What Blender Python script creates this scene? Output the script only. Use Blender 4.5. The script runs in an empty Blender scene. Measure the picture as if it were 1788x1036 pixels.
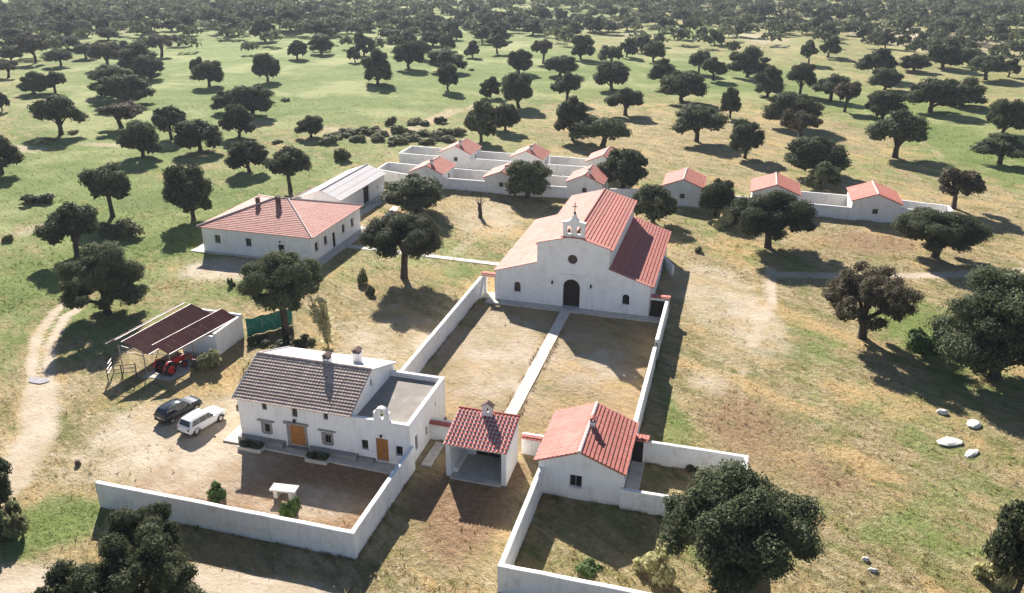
import bpy, math, random
import numpy as np
from mathutils import Vector, Matrix
from mathutils.geometry import delaunay_2d_cdt
rnd = random.Random(11)
nrs = np.random.RandomState(7)
sc = bpy.context.scene
col = sc.collection

# ------------------------------------------------------------------ camera, sky, sun, exposure
YAW, PITCH, ROLL = -0.266984, 0.402621, 0.0078608
cam_d = bpy.data.cameras.new('camera')
cam = bpy.data.objects.new('camera', cam_d); col.objects.link(cam); sc.camera = cam
cam_d.sensor_width = 36; cam_d.lens = 36 * 1436.776 / 1788
cam_d.clip_start = 0.5; cam_d.clip_end = 6000
_f = Vector((math.sin(YAW)*math.cos(PITCH), math.cos(YAW)*math.cos(PITCH), -math.sin(PITCH)))
_r = Vector((math.cos(YAW), -math.sin(YAW), 0)); _u = _r.cross(_f)
_r2 = math.cos(ROLL)*_r + math.sin(ROLL)*_u; _u2 = -math.sin(ROLL)*_r + math.cos(ROLL)*_u
CAM_Z = 42.0
cam.matrix_world = Matrix(((_r2.x, _u2.x, -_f.x, 0), (_r2.y, _u2.y, -_f.y, 0), (_r2.z, _u2.z, -_f.z, CAM_Z), (0, 0, 0, 1)))

SUN_AZ, SUN_EL = math.radians(-31.0), math.radians(29.5)
w = bpy.data.worlds.new('World'); sc.world = w; w.use_nodes = True
nt = w.node_tree; nt.nodes.clear()
sky = nt.nodes.new('ShaderNodeTexSky'); sky.sky_type = 'NISHITA'; sky.sun_disc = False
sky.sun_elevation = SUN_EL; sky.sun_rotation = SUN_AZ; sky.air_density = 0.8; sky.dust_density = 0.3; sky.altitude = 400
bg = nt.nodes.new('ShaderNodeBackground'); bg.inputs['Strength'].default_value = 0.055
wo = nt.nodes.new('ShaderNodeOutputWorld')
nt.links.new(sky.outputs[0], bg.inputs[0]); nt.links.new(bg.outputs[0], wo.inputs[0])
sd = bpy.data.lights.new('sun', 'SUN'); sd.energy = 5.0; sd.angle = math.radians(0.53); sd.color = (1.0, 0.95, 0.86)
so = bpy.data.objects.new('sun', sd); col.objects.link(so)
SUNV = Vector((math.sin(SUN_AZ)*math.cos(SUN_EL), math.cos(SUN_AZ)*math.cos(SUN_EL), math.sin(SUN_EL)))
so.rotation_euler = SUNV.to_track_quat('Z', 'Y').to_euler(); so.location = (-60, 60, 120)
sc.view_settings.view_transform = 'Standard'; sc.view_settings.look = 'None'
sc.view_settings.gamma = 1.0; sc.view_settings.use_curve_mapping = False
sc.view_settings.exposure = 1.25
sc.render.engine = 'CYCLES'
sc.cycles.use_denoising = True
sc.cycles.max_bounces = 6; sc.cycles.diffuse_bounces = 3; sc.cycles.glossy_bounces = 2
sc.cycles.transmission_bounces = 3; sc.cycles.volume_bounces = 0; sc.cycles.transparent_max_bounces = 8
sc.cycles.caustics_reflective = False; sc.cycles.caustics_refractive = False

# ------------------------------------------------------------------ tables (metres, x east of the axis, y along it)
DATA = {
 'T': [
  [3.1, 48.7, 9.1, 5.8, 'wide', 'biggest holm oak, broad dark crown over the front right walled yard', 272],
  [-37.6, 38.4, 5.7, 3.0, 'round', 'holm oak touching the long front wall, behind the tall one at bottom', 140],
  [-33.7, 33.1, 8.1, 4.0, 'tall', 'tall dark holm oak at the bottom edge before the long front wall', 205],
  [-38.8, 32.7, 4.9, 2.3, 'low', 'low bushy oak at the bottom edge, left of the tall front oak', 115],
  [-53.9, 41.3, 4.8, 2.0, 'round', 'oak cut by the left edge beside the pale dirt road', 84],
  [22.5, 53.1, 7.6, 2.4, 'lean', 'oak with thick bare trunk cut by the bottom right corner', 112],
  [29.2, 88.3, 11.7, 7.1, 'round', 'massive oak cut by the right edge, casting deep shade below', 225],
  [16.7, 94.9, 8.8, 6.2, 'thin', 'sparse brownish oak with forked dark trunk right of the courtyard', 178],
  [30.1, 127.0, 7.5, 6.6, 'wide', 'spreading oak hiding the right end of the far cottage wall', 150],
  [6.3, 124.6, 8.6, 6.9, 'wide', 'large oak in front of the middle cottage of the right row', 152],
  [-42.0, 97.3, 8.6, 6.1, 'high', 'umbrella shaped oak on the lawn between hip roofed house and church', 150],
  [-51.8, 125.4, 6.8, 5.7, 'round', 'dense oak beside the barn, behind the umbrella shaped oak', 112],
  [-48.5, 77.0, 9.6, 5.2, 'high', 'oak beside the green netting and the open red shed', 150],
  [-72.3, 75.8, 8.6, 5.1, 'round', 'oak at the top of the two rut dirt track', 138],
  [-91.0, 92.0, 7.5, 4.5, 'wide', 'oak with round shadow left of the track oak, in grass', 104],
  [-35.6, 139.8, 7.5, 4.4, 'round', 'dark oak in front of the white walled pens, middle cottage', 82],
  [-19.7, 150.2, 8.0, 5.1, 'tall', 'tall oak behind the church roof at the end of the pens', 92],
  [-12.0, 132.2, 6.6, 3.8, 'round', 'oak right behind the church roof, beside the first right cottage', 76],
  [-2.2, 138.4, 6.7, 3.3, 'round', 'oak at the right side of the first right cottage', 66],
  [38.1, 155.4, 7.9, 5.0, 'thin', 'brown tinged oak behind the right end of the cottage wall', 95],
  [15.8, 173.5, 7.9, 5.9, 'round', 'dark oak behind the yard between middle and right cottages', 98],
  [16.6, 162.1, 4.9, 3.3, 'low', 'small grey green oak in front of the dark one behind the yard', 58],
  [-99.1, 109.2, 8.4, 4.4, 'high', 'oak with stout trunk in the left meadow, beside a bush', 88],
  [-85.1, 111.4, 9.1, 3.9, 'lean', 'leaning oak just behind the left end of the hip roofed house', 80],
  [-93.6, 141.8, 6.5, 3.9, 'round', 'oak in the meadow straight behind the hip roofed house', 66],
  [-78.6, 131.5, 7.7, 4.4, 'high', 'oak with bare trunk beside the barn lean to', 80],
  [33.7, 193.9, 9.8, 6.4, 'wide', 'wide oak above the right cottage in the dry field', 98],
  [-9.2, 197.3, 8.2, 6.3, 'wide', 'wide oak standing alone above the first right cottage', 90],
  [2.0, 183.5, 7.8, 3.9, 'lean', 'leaning oak right of the wide oak above the first cottage', 60],
  [-30.2, 226.0, 6.9, 5.4, 'wide', 'small umbrella oak in straw field above the church', 66],
  [-2.5, 229.7, 8.4, 3.0, 'tall', 'slender two tiered oak in the straw field, top right of centre', 38],
  [-29.5, 185.4, 6.9, 6.5, 'wide', 'broad oak directly behind the right end of the pens', 96],
  [-37.4, 189.8, 10.0, 4.8, 'tall', 'tall ragged oak behind the pens, left of the broad oak', 68],
  [-57.4, 181.6, 10.0, 4.3, 'tall', 'oak with long trunk behind the first rear pen cottage', 62],
  [-55.6, 195.8, 6.7, 3.8, 'round', 'oak right of the long trunked one behind the rear pens', 52],
  [-97.3, 174.4, 5.4, 3.5, 'round', 'lone small oak in meadow left of the scrub band', 50],
  [-155.6, 160.1, 8.9, 6.0, 'wide', 'broad low oak on the pale strip of the left meadow', 84],
  [-122.0, 146.3, 7.7, 4.5, 'round', 'dense oak in the left meadow with shadow on bright grass', 70],
  [-113.6, 154.4, 7.3, 5.2, 'round', 'wide dense oak in the left meadow, right of its dense neighbour', 80],
  [-127.2, 163.0, 7.2, 4.4, 'wide', 'oak with visible trunk between the two dense left meadow oaks', 64],
  [-113.3, 169.3, 7.6, 3.9, 'round', 'oak with bent trunk right of the dense left meadow oaks', 56],
  [-139.1, 126.4, 8.3, 4.2, 'round', 'oak cut by the left edge in the left meadow', 72],
  [-164.0, 232.2, 8.4, 5.1, 'round', 'lone dark oak in the middle of the bright upper left meadow', 54],
  [-182.5, 252.5, 6.5, 3.3, 'round', 'small oak tucked behind the lone dark upper left oak', 32],
  [54.5, 194.4, 6.1, 5.6, 'wide', 'oak at the right edge in bright grass above the cottages', 88],
  [63.6, 230.4, 9.3, 4.8, 'round', 'double crowned oak at the right edge, above its neighbour', 64],
  [-204.9, 203.8, 6.3, 4.5, 'low', 'green meadow oak, three percent across and fourteen percent down', 48],
  [-200.6, 207.4, 6.0, 4.4, 'wide', 'green meadow oak, five percent across and fourteen percent down', 46],
  [-261.9, 264.4, 10.5, 6.0, 'thin', 'green meadow oak, three percent across and eight percent down', 50],
  [-245.8, 259.4, 6.5, 5.3, 'wide', 'green meadow oak, six percent across and nine percent down', 45],
  [-239.7, 229.3, 6.3, 4.8, 'thin', 'green meadow oak, one percent across and eleven percent down', 45],
  [-232.2, 299.4, 9.5, 7.1, 'thin', 'green meadow oak, sixteen percent across and seven percent down', 55],
  [-225.5, 259.6, 9.8, 6.3, 'thin', 'green meadow oak, ten percent across and nine percent down', 55],
  [-204.6, 251.1, 10.5, 7.2, 'low', 'green meadow oak, thirteen percent across and nine percent down', 65],
  [-193.5, 241.8, 8.3, 5.3, 'round', 'green meadow oak, fourteen percent across and eleven percent down', 50],
  [-180.4, 208.6, 9.2, 7.0, 'round', 'green meadow oak, eleven percent across and thirteen percent down', 75],
  [-167.8, 198.4, 9.0, 7.1, 'round', 'green meadow oak, twelve percent across and fourteen percent down', 80],
  [-147.1, 170.5, 6.7, 6.6, 'thin', 'green meadow oak, twelve percent across and nineteen percent down', 85],
  [-191.5, 178.8, 6.0, 2.3, 'round', 'green meadow oak, zero percent across and seventeen percent down', 27],
  [-133.7, 196.4, 6.1, 4.3, 'round', 'green meadow oak, twenty-two percent across and seventeen percent down', 50],
  [-125.2, 194.0, 8.5, 6.3, 'round', 'green meadow oak, twenty-four percent across and sixteen percent down', 75],
  [-279.8, 404.1, 8.7, 5.4, 'wide', 'wood edge oak, twenty percent across and three percent down', 32],
  [-248.8, 376.0, 7.8, 4.1, 'round', 'green meadow oak, twenty-three percent across and four percent down', 26],
  [-289.1, 383.6, 6.6, 5.7, 'round', 'wood edge oak, seventeen percent across and four percent down', 35],
  [-298.6, 380.2, 6.8, 5.7, 'round', 'wood edge oak, fifteen percent across and four percent down', 35],
  [-318.9, 350.8, 6.2, 6.2, 'low', 'green meadow oak, seven percent across and five percent down', 40],
  [-290.1, 338.3, 6.0, 5.6, 'round', 'green meadow oak, ten percent across and five percent down', 38],
  [-334.6, 351.2, 6.0, 7.1, 'low', 'wood edge oak, five percent across and five percent down', 45],
  [-323.2, 313.4, 7.0, 6.4, 'round', 'green meadow oak, one percent across and six percent down', 45],
  [-274.4, 265.6, 6.0, 4.9, 'round', 'green meadow oak, one percent across and eight percent down', 40],
  [-360.2, 404.3, 6.4, 5.3, 'round', 'wood edge oak, eight percent across and three percent down', 30],
  [-218.1, 355.8, 10.3, 5.9, 'round', 'green meadow oak, twenty-six percent across and five percent down', 40],
  [-232.2, 404.3, 10.5, 7.4, 'round', 'wood edge oak, twenty-eight percent across and three percent down', 45],
  [-193.3, 359.3, 9.9, 6.6, 'wide', 'green meadow oak, thirty-one percent across and five percent down', 45],
  [-215.0, 428.0, 6.0, 5.5, 'round', 'wood edge oak, thirty-three percent across and four percent down', 32],
  [-168.2, 296.2, 7.5, 4.4, 'round', 'green meadow oak, twenty-nine percent across and eight percent down', 36],
  [-167.9, 315.5, 7.4, 5.4, 'round', 'green meadow oak, thirty-one percent across and eight percent down', 42],
  [-150.9, 245.3, 9.6, 4.4, 'round', 'green meadow oak, twenty-six percent across and eleven percent down', 42],
  [-143.6, 295.7, 6.0, 3.0, 'round', 'green meadow oak, thirty-five percent across and nine percent down', 25],
  [-150.8, 319.3, 8.8, 4.5, 'low', 'green meadow oak, thirty-five percent across and seven percent down', 35],
  [-114.3, 250.9, 10.5, 5.6, 'low', 'green meadow oak, thirty-seven percent across and eleven percent down', 55],
  [-118.4, 287.6, 10.5, 5.5, 'round', 'green meadow oak, forty percent across and nine percent down', 48],
  [-125.6, 320.1, 8.2, 4.4, 'round', 'green meadow oak, forty-one percent across and eight percent down', 35],
  [-155.5, 377.9, 6.0, 5.2, 'round', 'green meadow oak, forty percent across and six percent down', 35],
  [-141.9, 374.8, 7.0, 5.6, 'round', 'green meadow oak, forty-two percent across and six percent down', 38],
  [-128.1, 355.2, 7.9, 4.2, 'round', 'green meadow oak, forty-four percent across and six percent down', 30],
  [-104.0, 287.7, 8.2, 7.4, 'round', 'green meadow oak, forty-four percent across and ten percent down', 65],
  [-88.9, 247.2, 9.2, 3.7, 'round', 'green meadow oak, forty-four percent across and twelve percent down', 38],
  [-139.9, 403.2, 6.0, 3.9, 'round', 'green meadow oak, forty-five percent across and five percent down', 25],
  [-108.4, 331.9, 6.7, 3.5, 'round', 'green meadow oak, forty-six percent across and eight percent down', 27],
  [-102.7, 348.3, 7.4, 4.7, 'wide', 'green meadow oak, forty-nine percent across and seven percent down', 35],
  [-121.5, 387.3, 7.1, 3.7, 'wide', 'green meadow oak, forty-seven percent across and six percent down', 25],
  [-115.8, 397.5, 7.3, 5.3, 'round', 'green meadow oak, forty-nine percent across and five percent down', 35],
  [-73.3, 241.2, 6.1, 3.3, 'low', 'green meadow oak, forty-eight percent across and fourteen percent down', 35],
  [-163.9, 377.7, 6.6, 6.0, 'thin', 'green meadow oak, thirty-eight percent across and five percent down', 40],
  [-197.8, 423.7, 6.0, 5.1, 'round', 'wood edge oak, thirty-six percent across and four percent down', 30],
  [-60.9, 228.0, 10.4, 5.2, 'round', 'upper field oak, fifty-one percent across and fourteen percent down', 58],
  [-78.3, 293.2, 8.4, 5.1, 'round', 'upper field oak, fifty-one percent across and ten percent down', 45],
  [-75.9, 320.4, 9.5, 5.1, 'thin', 'upper field oak, fifty-three percent across and eight percent down', 42],
  [-63.0, 292.3, 7.3, 6.1, 'round', 'upper field oak, fifty-five percent across and eleven percent down', 55],
  [-64.0, 335.4, 9.5, 5.3, 'round', 'upper field oak, fifty-seven percent across and eight percent down', 42],
  [-49.9, 242.4, 8.1, 4.9, 'wide', 'upper field oak, fifty-five percent across and fourteen percent down', 52],
  [-40.6, 267.7, 9.6, 6.1, 'round', 'upper field oak, sixty percent across and twelve percent down', 60],
  [-49.8, 322.2, 7.4, 5.4, 'wide', 'upper field oak, sixty percent across and nine percent down', 45],
  [-47.5, 348.8, 7.6, 4.5, 'round', 'upper field oak, sixty-one percent across and eight percent down', 35],
  [-35.5, 339.5, 8.5, 4.7, 'round', 'upper field oak, sixty-four percent across and eight percent down', 38],
  [-44.2, 370.7, 8.0, 4.8, 'round', 'upper field oak, sixty-three percent across and seven percent down', 35],
  [-25.8, 277.5, 8.6, 5.1, 'wide', 'upper field oak, sixty-five percent across and twelve percent down', 50],
  [-17.2, 251.9, 9.6, 6.7, 'round', 'upper field oak, sixty-seven percent across and fourteen percent down', 72],
  [-16.3, 315.5, 8.3, 4.4, 'wide', 'upper field oak, sixty-eight percent across and ten percent down', 38],
  [-10.4, 299.7, 7.3, 5.2, 'wide', 'upper field oak, seventy percent across and eleven percent down', 48],
  [0.9, 313.6, 10.5, 7.0, 'low', 'upper field oak, seventy-three percent across and ten percent down', 62],
  [7.5, 271.7, 8.8, 4.9, 'low', 'upper field oak, seventy-five percent across and thirteen percent down', 50],
  [-32.5, 429.9, 7.1, 3.4, 'round', 'upper field oak, sixty-seven percent across and five percent down', 22],
  [-15.0, 409.2, 7.5, 4.1, 'low', 'upper field oak, seventy percent across and six percent down', 28],
  [-22.7, 436.3, 6.0, 3.1, 'round', 'upper field oak, sixty-nine percent across and five percent down', 20],
  [-6.2, 442.1, 6.0, 3.9, 'round', 'dry field oak, seventy-two percent across and five percent down', 25],
  [-83.4, 469.0, 7.6, 6.1, 'wide', 'wood edge oak, fifty-eight percent across and four percent down', 35],
  [-74.8, 468.6, 6.0, 5.2, 'round', 'wood edge oak, fifty-nine percent across and four percent down', 30],
  [-65.4, 475.6, 6.4, 6.1, 'wide', 'wood edge oak, sixty-one percent across and four percent down', 35],
  [17.5, 280.8, 9.5, 4.8, 'wide', 'upper field oak, seventy-eight percent across and twelve percent down', 48],
  [23.8, 354.1, 8.5, 4.2, 'wide', 'upper field oak, seventy-nine percent across and nine percent down', 34],
  [32.3, 374.1, 8.4, 4.6, 'round', 'upper field oak, eighty-one percent across and eight percent down', 35],
  [35.4, 437.4, 8.6, 5.3, 'thin', 'dry field oak, eighty-one percent across and five percent down', 35],
  [52.8, 443.5, 6.7, 3.3, 'wide', 'dry field oak, eighty-four percent across and six percent down', 22],
  [60.3, 420.8, 8.1, 3.6, 'round', 'dry field oak, eighty-seven percent across and six percent down', 25],
  [71.1, 442.0, 6.0, 3.3, 'round', 'dry field oak, eighty-eight percent across and six percent down', 22],
  [78.5, 437.0, 8.1, 4.1, 'round', 'dry field oak, ninety percent across and six percent down', 28],
  [120.4, 484.3, 8.7, 4.8, 'round', 'dry field oak, ninety-seven percent across and five percent down', 30],
  [99.8, 441.9, 6.0, 1.8, 'round', 'dry field oak, ninety-five percent across and seven percent down', 12],
  [119.8, 522.0, 6.3, 4.3, 'round', 'dry field oak, ninety-six percent across and four percent down', 25],
  [45.0, 322.4, 9.9, 6.9, 'wide', 'upper field oak, eighty-six percent across and ten percent down', 62],
  [45.1, 300.7, 7.7, 5.7, 'round', 'upper field oak, eighty-seven percent across and twelve percent down', 55],
  [28.3, 251.0, 8.8, 4.9, 'thin', 'upper field oak, eighty-three percent across and fifteen percent down', 55],
  [26.0, 271.1, 7.5, 6.2, 'wide', 'upper field oak, eighty-one percent across and fourteen percent down', 65],
  [37.0, 242.3, 8.1, 5.5, 'round', 'upper field oak, eighty-six percent across and seventeen percent down', 65],
  [60.3, 342.7, 6.0, 5.9, 'round', 'upper field oak, eighty-nine percent across and ten percent down', 50],
  [72.0, 353.1, 10.5, 7.2, 'low', 'upper field oak, ninety-two percent across and nine percent down', 60],
  [83.0, 363.5, 7.4, 5.5, 'round', 'upper field oak, ninety-five percent across and nine percent down', 45],
  [80.7, 325.7, 8.5, 7.4, 'wide', 'upper field oak, ninety-seven percent across and eleven percent down', 70],
  [52.1, 259.5, 10.3, 7.2, 'round', 'upper field oak, ninety-one percent across and fifteen percent down', 80],
  [62.9, 272.7, 8.1, 6.5, 'low', 'upper field oak, ninety-four percent across and fifteen percent down', 70],
  [90.4, 336.0, 7.0, 3.6, 'round', 'upper field oak, ninety-nine percent across and eleven percent down', 32],
  [117.3, 426.6, 6.1, 4.2, 'round', 'dry field oak, hundred percent across and seven percent down', 30],
  [13.0, 221.8, 9.4, 6.8, 'round', 'upper field oak, seventy-eight percent across and eighteen percent down', 85],
  [14.1, 204.6, 7.8, 5.2, 'thin', 'upper field oak, seventy-eight percent across and twenty-one percent down', 70],
  [16.5, 478.0, 6.1, 5.0, 'round', 'dry field oak, seventy-six percent across and five percent down', 30],
  [96.0, 493.8, 7.8, 7.4, 'low', 'dry field oak, ninety-two percent across and five percent down', 45],
  [26.5, 475.1, 6.6, 4.1, 'round', 'dry field oak, seventy-eight percent across and five percent down', 25],
  [115.8, 569.3, 7.9, 6.6, 'round', 'dry field oak, ninety-three percent across and three percent down', 35],
  [88.9, 559.3, 6.8, 5.6, 'round', 'dry field oak, eighty-eight percent across and three percent down', 30],
  [62.2, 549.4, 6.8, 5.6, 'round', 'dry field oak, eighty-four percent across and three percent down', 30],
  [6.3, 509.3, 6.5, 5.4, 'wide', 'dry field oak, seventy-four percent across and four percent down', 30],
  [-108.4, 432.9, 7.5, 6.5, 'low', 'wood edge oak, fifty-two percent across and four percent down', 40],
  [-102.1, 451.7, 7.1, 6.8, 'wide', 'wood edge oak, fifty-four percent across and four percent down', 40],
  [-88.7, 440.0, 6.6, 5.9, 'low', 'wood edge oak, fifty-six percent across and four percent down', 36],
  [-51.5, 507.2, 6.7, 5.9, 'wide', 'wood edge oak, sixty-four percent across and three percent down', 32],
  [-13.7, 542.0, 7.0, 6.7, 'round', 'dry field oak, seventy-one percent across and three percent down', 35],
  [-125.3, 460.9, 7.0, 6.3, 'round', 'wood edge oak, fifty percent across and three percent down', 36],
  [-151.3, 458.7, 6.4, 6.0, 'low', 'wood edge oak, forty-six percent across and three percent down', 34],
  [-176.9, 472.7, 6.7, 6.2, 'thin', 'wood edge oak, forty-two percent across and three percent down', 34],
  [-191.2, 455.4, 6.2, 6.1, 'wide', 'wood edge oak, thirty-nine percent across and three percent down', 34],
  [-233.2, 439.8, 6.8, 6.0, 'wide', 'wood edge oak, thirty-one percent across and three percent down', 34],
  [-269.5, 446.2, 6.7, 6.2, 'round', 'wood edge oak, twenty-six percent across and three percent down', 34],
  [-271.7, 425.6, 6.7, 6.0, 'round', 'wood edge oak, twenty-four percent across and three percent down', 34],
  [-311.9, 430.4, 6.6, 6.2, 'round', 'wood edge oak, eighteen percent across and three percent down', 34],
  [-329.7, 404.0, 6.7, 6.3, 'round', 'wood edge oak, thirteen percent across and three percent down', 36],
  [-353.6, 414.7, 6.0, 6.5, 'wide', 'wood edge oak, eleven percent across and three percent down', 36],
  [-377.2, 405.9, 6.0, 6.5, 'low', 'wood edge oak, six percent across and three percent down', 36],
  [-383.8, 384.0, 6.0, 6.2, 'low', 'wood edge oak, two percent across and three percent down', 36],
  [-301.6, 303.9, 6.0, 6.1, 'wide', 'green meadow oak, three percent across and six percent down', 44],
  [-282.0, 303.8, 6.0, 6.0, 'round', 'green meadow oak, seven percent across and seven percent down', 44],
  [-254.1, 281.9, 6.0, 5.0, 'wide', 'green meadow oak, eight percent across and eight percent down', 40],
  [-348.7, 346.1, 6.3, 6.9, 'wide', 'wood edge oak, two percent across and four percent down', 44],
  [-268.4, 369.0, 6.0, 4.7, 'round', 'green meadow oak, eighteen percent across and five percent down', 30],
  [-246.8, 294.4, 6.0, 5.2, 'low', 'green meadow oak, twelve percent across and eight percent down', 40],
  [-331.5, 375.5, 7.3, 5.0, 'round', 'far band oak, nine percent across and four percent down', 25],
  [177.6, 658.1, 6.6, 5.4, 'low', 'far band oak, hundred percent across and two percent down', 25],
  [133.2, 670.4, 8.4, 4.2, 'wide', 'far band oak, ninety-three percent across and one percent down', 25],
  [-160.3, 480.0, 6.6, 5.2, 'round', 'far band oak, forty-five and a half percent across and three percent down', 25],
  [43.2, 572.1, 7.0, 5.4, 'low', 'far band oak, eighty percent across and two percent down', 25],
  [37.0, 616.2, 7.6, 3.9, 'round', 'far band oak, seventy-nine percent across and two percent down', 25],
  [-247.1, 442.4, 9.0, 5.1, 'low', 'far band oak, twenty-nine percent across and two percent down', 25],
  [-158.1, 469.6, 8.3, 4.5, 'wide', 'far band oak, forty-five percent across and three percent down', 25],
  [-131.8, 418.5, 6.8, 5.1, 'low', 'far band oak, forty-seven percent across and five percent down', 25],
  [-139.3, 502.7, 6.7, 4.1, 'low', 'far band oak, fifty percent across and two and a half percent down', 25],
  [83.8, 582.2, 8.5, 5.0, 'round', 'far band oak, eighty-seven percent across and two percent down', 25],
  [-97.3, 580.5, 7.3, 4.6, 'round', 'far band oak, fifty-nine percent across and one percent down', 25],
  [-252.1, 435.1, 8.4, 4.8, 'wide', 'far band oak, twenty-eight percent across and two and a half percent down', 25],
  [141.5, 607.9, 6.9, 5.1, 'round', 'far band oak, ninety-six percent across and three percent down', 25],
  [-114.7, 528.5, 8.2, 4.4, 'low', 'far band oak, fifty-five percent across and two percent down', 25],
  [-44.1, 464.3, 7.4, 4.8, 'round', 'far band oak, sixty-five percent across and four percent down', 25],
  [126.3, 589.4, 8.8, 3.9, 'round', 'far band oak, ninety-four percent across and two percent down', 25],
  [-166.6, 487.7, 7.3, 3.9, 'round', 'far band oak, forty-five percent across and two percent down', 25],
  [77.2, 594.8, 6.7, 4.8, 'round', 'far band oak, eighty-six percent across and two percent down', 25],
  [-169.1, 444.1, 8.4, 4.7, 'round', 'far band oak, forty-two and a half percent across and three percent down', 25],
  [175.1, 649.8, 8.0, 4.7, 'round', 'far band oak, ninety-nine and a half percent across and two percent down', 25],
  [-268.8, 398.4, 8.1, 3.7, 'round', 'far band oak, twenty-two percent across and three percent down', 25],
  [165.6, 652.6, 8.7, 3.8, 'round', 'far band oak, ninety-eight percent across and two percent down', 25],
  [-139.4, 466.8, 7.5, 4.2, 'round', 'far band oak, forty-eight percent across and three percent down', 25],
  [-407.3, 390.5, 7.2, 4.3, 'round', 'far band oak, zero percent across and three percent down', 25],
  [-255.9, 466.6, 7.8, 5.3, 'wide', 'far band oak, thirty percent across and two percent down', 25],
  [-160.9, 419.9, 8.1, 4.3, 'round', 'far band oak, forty-two percent across and four percent down', 25],
  [-327.6, 424.2, 7.7, 4.0, 'round', 'far band oak, fifteen percent across and two percent down', 25],
  [-74.4, 524.7, 8.7, 3.6, 'round', 'far band oak, sixty-one percent across and two percent down', 25],
  [-201.4, 391.6, 7.8, 4.2, 'low', 'far band oak, thirty-two percent across and four percent down', 25],
  [-204.3, 461.9, 7.1, 4.1, 'round', 'far band oak, thirty-seven percent across and three percent down', 25],
  [-137.5, 489.6, 7.3, 5.4, 'round', 'far band oak, forty-nine and a half percent across and two and a half percent down', 25],
  [132.2, 644.7, 6.6, 4.8, 'round', 'far band oak, ninety-three percent across and two percent down', 25],
  [-312.9, 495.8, 6.8, 4.3, 'round', 'far band oak, twenty-four percent across and one percent down', 25],
  [-122.4, 521.1, 8.8, 5.0, 'round', 'far band oak, fifty-three percent across and two percent down', 25],
  [-123.9, 429.0, 8.3, 4.1, 'round', 'far band oak, forty-nine percent across and four percent down', 25],
  [7.2, 602.2, 8.4, 4.1, 'low', 'far band oak, seventy-five percent across and one percent down', 25],
  [-1.1, 619.6, 7.4, 4.8, 'low', 'far band oak, seventy-three percent across and one percent down', 25],
  [-385.4, 475.8, 7.9, 4.8, 'round', 'far band oak, thirteen percent across and one percent down', 25],
  [-359.8, 352.4, 7.6, 4.6, 'round', 'far band oak, one percent across and four percent down', 25],
  [-137.5, 446.9, 8.3, 5.2, 'round', 'far band oak, forty-seven and a half percent across and three and a half percent down', 25],
  [66.3, 636.6, 8.6, 4.9, 'round', 'far band oak, eighty-three percent across and one percent down', 25],
  [-156.3, 501.3, 6.9, 4.9, 'round', 'far band oak, forty-seven percent across and two percent down', 25],
  [-170.7, 456.3, 6.6, 4.9, 'wide', 'far band oak, forty-two and a half percent across and three and a half percent down', 25],
  [-46.9, 602.1, 8.3, 5.4, 'round', 'far band oak, sixty-seven percent across and one percent down', 25],
  [-21.3, 606.6, 8.6, 4.0, 'round', 'far band oak, seventy percent across and one percent down', 25],
  [61.5, 624.6, 8.7, 5.4, 'round', 'far band oak, eighty-two and a half percent across and one and a half percent down', 25],
  [124.0, 640.1, 8.0, 4.3, 'round', 'far band oak, ninety-two percent across and two percent down', 25],
  [-395.6, 429.0, 7.9, 4.8, 'round', 'far band oak, six percent across and two percent down', 25],
  [-413.5, 453.1, 7.9, 4.9, 'low', 'far band oak, seven percent across and one percent down', 25],
  [-334.6, 413.3, 7.3, 4.7, 'round', 'far band oak, thirteen percent across and two and a half percent down', 25],
  [-238.7, 426.9, 8.2, 4.1, 'low', 'far band oak, twenty-nine percent across and three percent down', 25],
  [63.5, 589.5, 8.9, 5.1, 'wide', 'far band oak, eighty-four percent across and two percent down', 25],
  [157.5, 662.3, 7.8, 4.6, 'round', 'far band oak, ninety-seven percent across and two percent down', 25],
  [-411.3, 435.1, 8.9, 4.8, 'round', 'far band oak, five percent across and one percent down', 25],
  [11.4, 611.4, 8.8, 4.5, 'round', 'far band oak, seventy-five percent across and one and a half percent down', 25],
  [-313.5, 390.9, 7.4, 4.0, 'wide', 'far band oak, fourteen percent across and three percent down', 25],
  [39.2, 562.4, 8.3, 4.2, 'wide', 'far band oak, eighty percent across and two and a half percent down', 25],
  [43.7, 554.1, 8.6, 4.5, 'low', 'far band oak, eighty-one percent across and three percent down', 25],
  [-349.2, 476.8, 6.6, 3.9, 'round', 'far band oak, eighteen percent across and one percent down', 25],
  [-131.7, 437.8, 6.5, 4.4, 'low', 'far band oak, forty-eight percent across and four percent down', 25],
  [119.5, 602.9, 7.7, 3.9, 'round', 'far band oak, ninety-two and a half percent across and two and a half percent down', 25],
  [-343.7, 441.0, 7.2, 3.9, 'wide', 'far band oak, fifteen and a half percent across and two percent down', 25],
  [102.6, 592.5, 8.4, 4.2, 'round', 'far band oak, ninety percent across and two percent down', 25],
  [-320.4, 382.0, 7.2, 4.8, 'round', 'far band oak, eleven percent across and four percent down', 25],
  [183.6, 689.5, 8.3, 4.6, 'round', 'far band oak, hundred percent across and one percent down', 25],
  [151.1, 606.9, 7.3, 4.4, 'wide', 'far band oak, ninety-eight percent across and three percent down', 25],
  [-316.5, 340.7, 7.7, 5.0, 'round', 'far band oak, six percent across and five percent down', 25],
  [-29.7, 450.2, 8.1, 4.4, 'wide', 'far band oak, sixty-seven percent across and four percent down', 25],
  [-450.9, 438.0, 8.4, 4.3, 'round', 'far band oak, zero percent across and one percent down', 25],
  [61.2, 538.1, 8.8, 4.9, 'round', 'far band oak, eighty-four and a half percent across and three percent down', 25],
  [99.5, 564.8, 8.8, 3.7, 'round', 'far band oak, ninety percent across and three percent down', 25],
  [33.3, 628.0, 8.6, 4.4, 'round', 'far band oak, seventy-eight percent across and one percent down', 25],
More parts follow.
